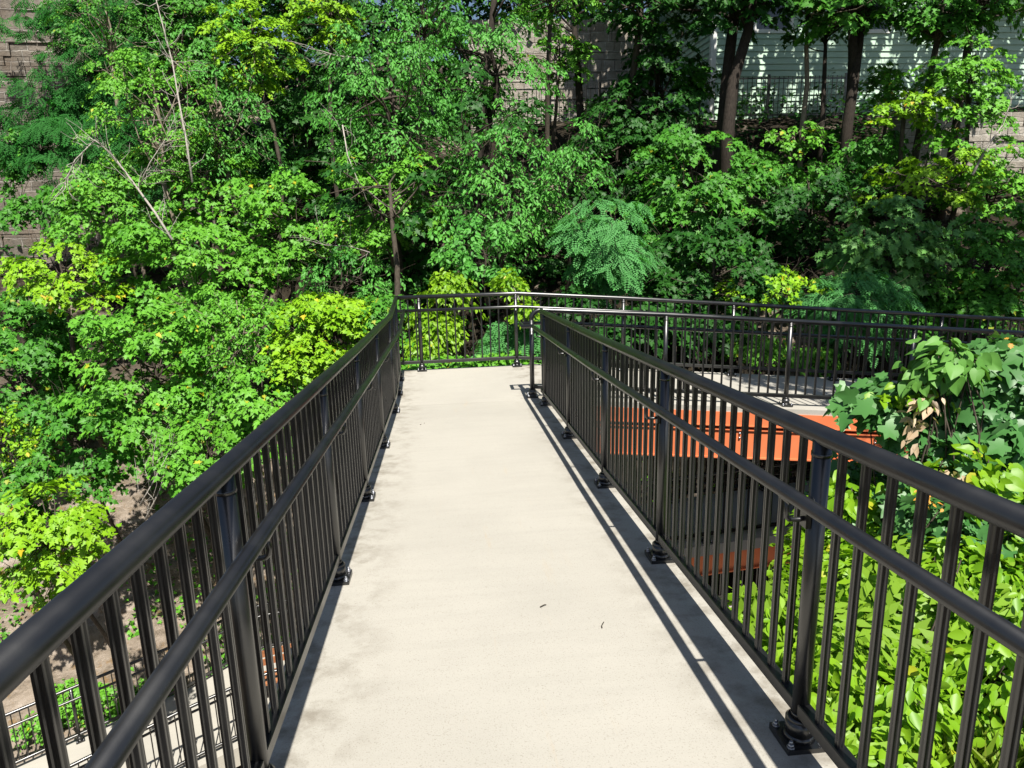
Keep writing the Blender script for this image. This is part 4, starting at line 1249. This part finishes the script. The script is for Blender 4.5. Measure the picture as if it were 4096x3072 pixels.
shrub('leafy_shrub', 'bright yellow-green shrub pressed against the right railing', S_SHR,
      [(1.62, 3.05, -.72, .42, .5, .36, 62), (1.72, 2.5, -.62, .42, .45, .30, 46), (1.95, 3.35, -.95, .30, .30, .32, 34), (2.25, 3.3, -.55, .45, .45, .35, 50)], 'shrub', cat='bush', group=g_fg)
shrub('leafy_shrub', 'bright shrub farther right below the ivy bush', S_SHR,
      [(2.7, 3.1, -.42, .5, .5, .34, 50), (2.35, 2.45, -.52, .45, .45, .28, 40), (3.2, 2.9, -.35, .5, .5, .3, 40), (2.6, 3.9, -.6, .5, .4, .4, 40)], 'shrub', cat='bush', leafk=.95, group=g_fg)
shrub('walnut_sapling', 'long pinnate fronds rising out of the bright shrub', S_WAL,
      [(1.85, 3.0, -.42, .3, .35, .16, 10), (2.35, 2.9, -.28, .35, .3, .16, 10), (1.7, 2.5, -.42, .25, .25, .12, 7)], 'shrub', cat='plant', group=g_fg)
shrub('ivy_patch', 'medium green ivy between the bright shrub and the ivy bush', S_IVY,
      [(2.75, 4.2, -.35, .35, .35, .3, 30), (3.0, 3.6, -.15, .45, .35, .3, 32), (3.4, 3.3, -.1, .5, .4, .3, 26)], 'ivy', cat='bush', leafk=.72, group=g_fg)
shrub('ivy_patch', 'yellower ivy leaves in front of the shaded third ramp', (T_CORD, .085, .22, 16, .4, .7, .8, .45),
      [(2.55, 4.0, -.3, .3, .25, .2, 16), (2.9, 3.5, .0, .3, .25, .18, 14)], 'shrub', cat='bush', group=g_fg)
shrub('grape_leaves', 'large pale leaves seen through the right railing near the landing', S_IVY,
      [(1.75, 6.1, -1.55, .18, .2, .28, 8), (1.65, 5.7, -1.75, .12, .15, .2, 4)], 'cord', cat='plant', leafk=1.05, group=g_fg)
shrub('orange_leaves', 'small cluster of orange leaves showing under the right top rail', (T_OVATE, .03, .03, 8, .3, .6, 1.0, .5),
      [sp_px(3712, 1995, 3.9, .02, .02, .025, 5)], 'autumn', cat='leaves', stems=False, group=g_fg)
shrub('orange_leaves', 'single orange leaf cluster at the top right of the ivy bush', (T_OAK, .045, .03, 1, .3, .6, 1.0, .5),
      [sp_px(4035, 1380, 4.2, .015, .015, .02, 2)], 'autumn', cat='leaves', stems=False, group=g_fg)

# ------------------------------------------------------------------ ground cover
def scatter(name, label, n, xr, yr, tplt, size, mat, up_=1., hgt=(.02, .25), mask=None):
    x = rng.uniform(*xr, n); y = rng.uniform(*yr, n)
    if mask is not None:
        k = mask(x, y); x = x[k]; y = y[k]
    cl = np.array([mnoise.noise(Vector((a*.9, b*.9, 3.3))) for a, b in zip(x, y)])
    k = cl > -.12; x = x[k]; y = y[k]; cl = cl[k]
    z = tz0(x, y)+rng.uniform(*hgt, len(x))*(1+1.6*np.maximum(0, cl))
    m = len(x); P = np.c_[x, y, z]
    N = unit(np.array([0, -.25, up_])+rng.normal(0, .4, (m, 3))); Tn = unit(rng.normal(0, 1, (m, 3))*np.array([1, 1, .3])+np.array([0, -.3, -.2]))
    me = leaf_mesh(name, tplt, P, Tn, N, size*rng.uniform(.6, 1.3, m), rng.uniform(0, .9, m), mat)
    o = link(name, me); return tag(o, label, kind='stuff')


scatter('undergrowth', 'dark leafy undergrowth covering the wooded bank', 30000, (-13, 17), (11.6, 24), T_OVATE, .16, LM['dark'], hgt=(.03, .55), mask=lambda x, y: ~((x < -2.5) & (y < 16.5)) & ~((x > 3) & (x < 9) & (y < 13.5)))
scatter('undergrowth', 'sparse small weeds over the rock bank', 7500, (-10, -1), (12.6, 17), T_MAPLE, .085, LM['bright'], hgt=(.02, .22))
scatter('undergrowth', 'weeds on the ground beneath the ramps', 5000, (-6, 8), (3, 11), T_OVATE, .10, LM['mid'], hgt=(.02, .2), mask=lambda x, y: ~((y > 7.5) & (x < 9)))
scatter('undergrowth', 'thin weeds on the bare soil behind the second ramp', 1800, (1, 12), (11.2, 14), T_OVATE, .10, LM['bright'], hgt=(.02, .3))
# grass at the near right
n = 9000
x = rng.uniform(1.25, 5, n); y = rng.uniform(.6, 3.0, n); z = tz0(x, y)
P = np.c_[x, y, z]; Tn = unit(np.c_[rng.normal(0, .45, n), rng.normal(0, .45, n), np.ones(n)]); N = unit(rng.normal(0, 1, (n, 3))*np.array([1, 1, .1])+np.array([0, -.6, .3]))
T_GR = (np.array([(-.035, 0, 0), (.035, 0, 0), (.028, .5, .05), (0, 1, .32), (-.028, .5, .05)]), [[0, 1, 2, 3, 4]])
me = leaf_mesh('grass', T_GR, P, Tn, N, rng.uniform(.10, .26, n), rng.uniform(0, .98, n), LM['grass'])
tag(link('grass', me), 'bright grass beside the right edge of the ramp', kind='stuff')

# far woods that close off the hilltop
n = 3200
d = np.c_[rng.uniform(-17, 7.6, n), rng.uniform(25.5, 34, n), rng.uniform(2.5, 19, n)]
d = d[~((d[:, 0] > 1) & (d[:, 1] < 28) & (d[:, 2] < 8.2))]
n = len(d)
O = unit(rng.normal(0, 1, (n, 3))+np.array([0, -1.2, .2]))
P, Tn, N, S, st = sprays(d, O, 26, .85, .30, .35, .9, .5, .4)
me = leaf_mesh('woods', T_OVATE, P, Tn, N, S, rng.uniform(0, .9, len(P)), LM['dark'])
tag(link('woods', me), 'further woods closing off the hilltop behind the walls', kind='stuff')
n = 900
d = np.c_[rng.uniform(5, 20, n), rng.uniform(16.5, 26, n), rng.uniform(8.2, 14, n)]
O = unit(rng.normal(0, 1, (n, 3))+np.array([0, -1.2, .2]))
P, Tn, N, S, st = sprays(d, O, 26, .75, .26, .35, .9, .5, .4)
me = leaf_mesh('woods', T_OVATE, P, Tn, N, S, rng.uniform(0, .9, len(P)), LM['dark'])
tag(link('woods', me), 'high leaf canopy above and around the green house', kind='stuff')

# small fallen twigs on the ramp
for lab, x, y, a, L_ in [('short dry twig lying on the right half of the near ramp', .62, 2.72, 1.2, .05), ('tiny curled leaf on the middle of the near ramp', .38, 2.95, .5, .035), ('thin bent twig on the left half of the landing slope', -.3, 7.0, 1.0, .08)]:
    T = thing('fallen_twig', lab, 'twig', (x, y, zd(y)+.004)); mb = MB()
    limb(mb, (x, y, zd(y)+.005), (x+L_*math.cos(a), y+L_*math.sin(a), zd(y+L_*math.sin(a))+.006), .003, .002, .3, 4, 5); mb.build('stem', BARK, T)
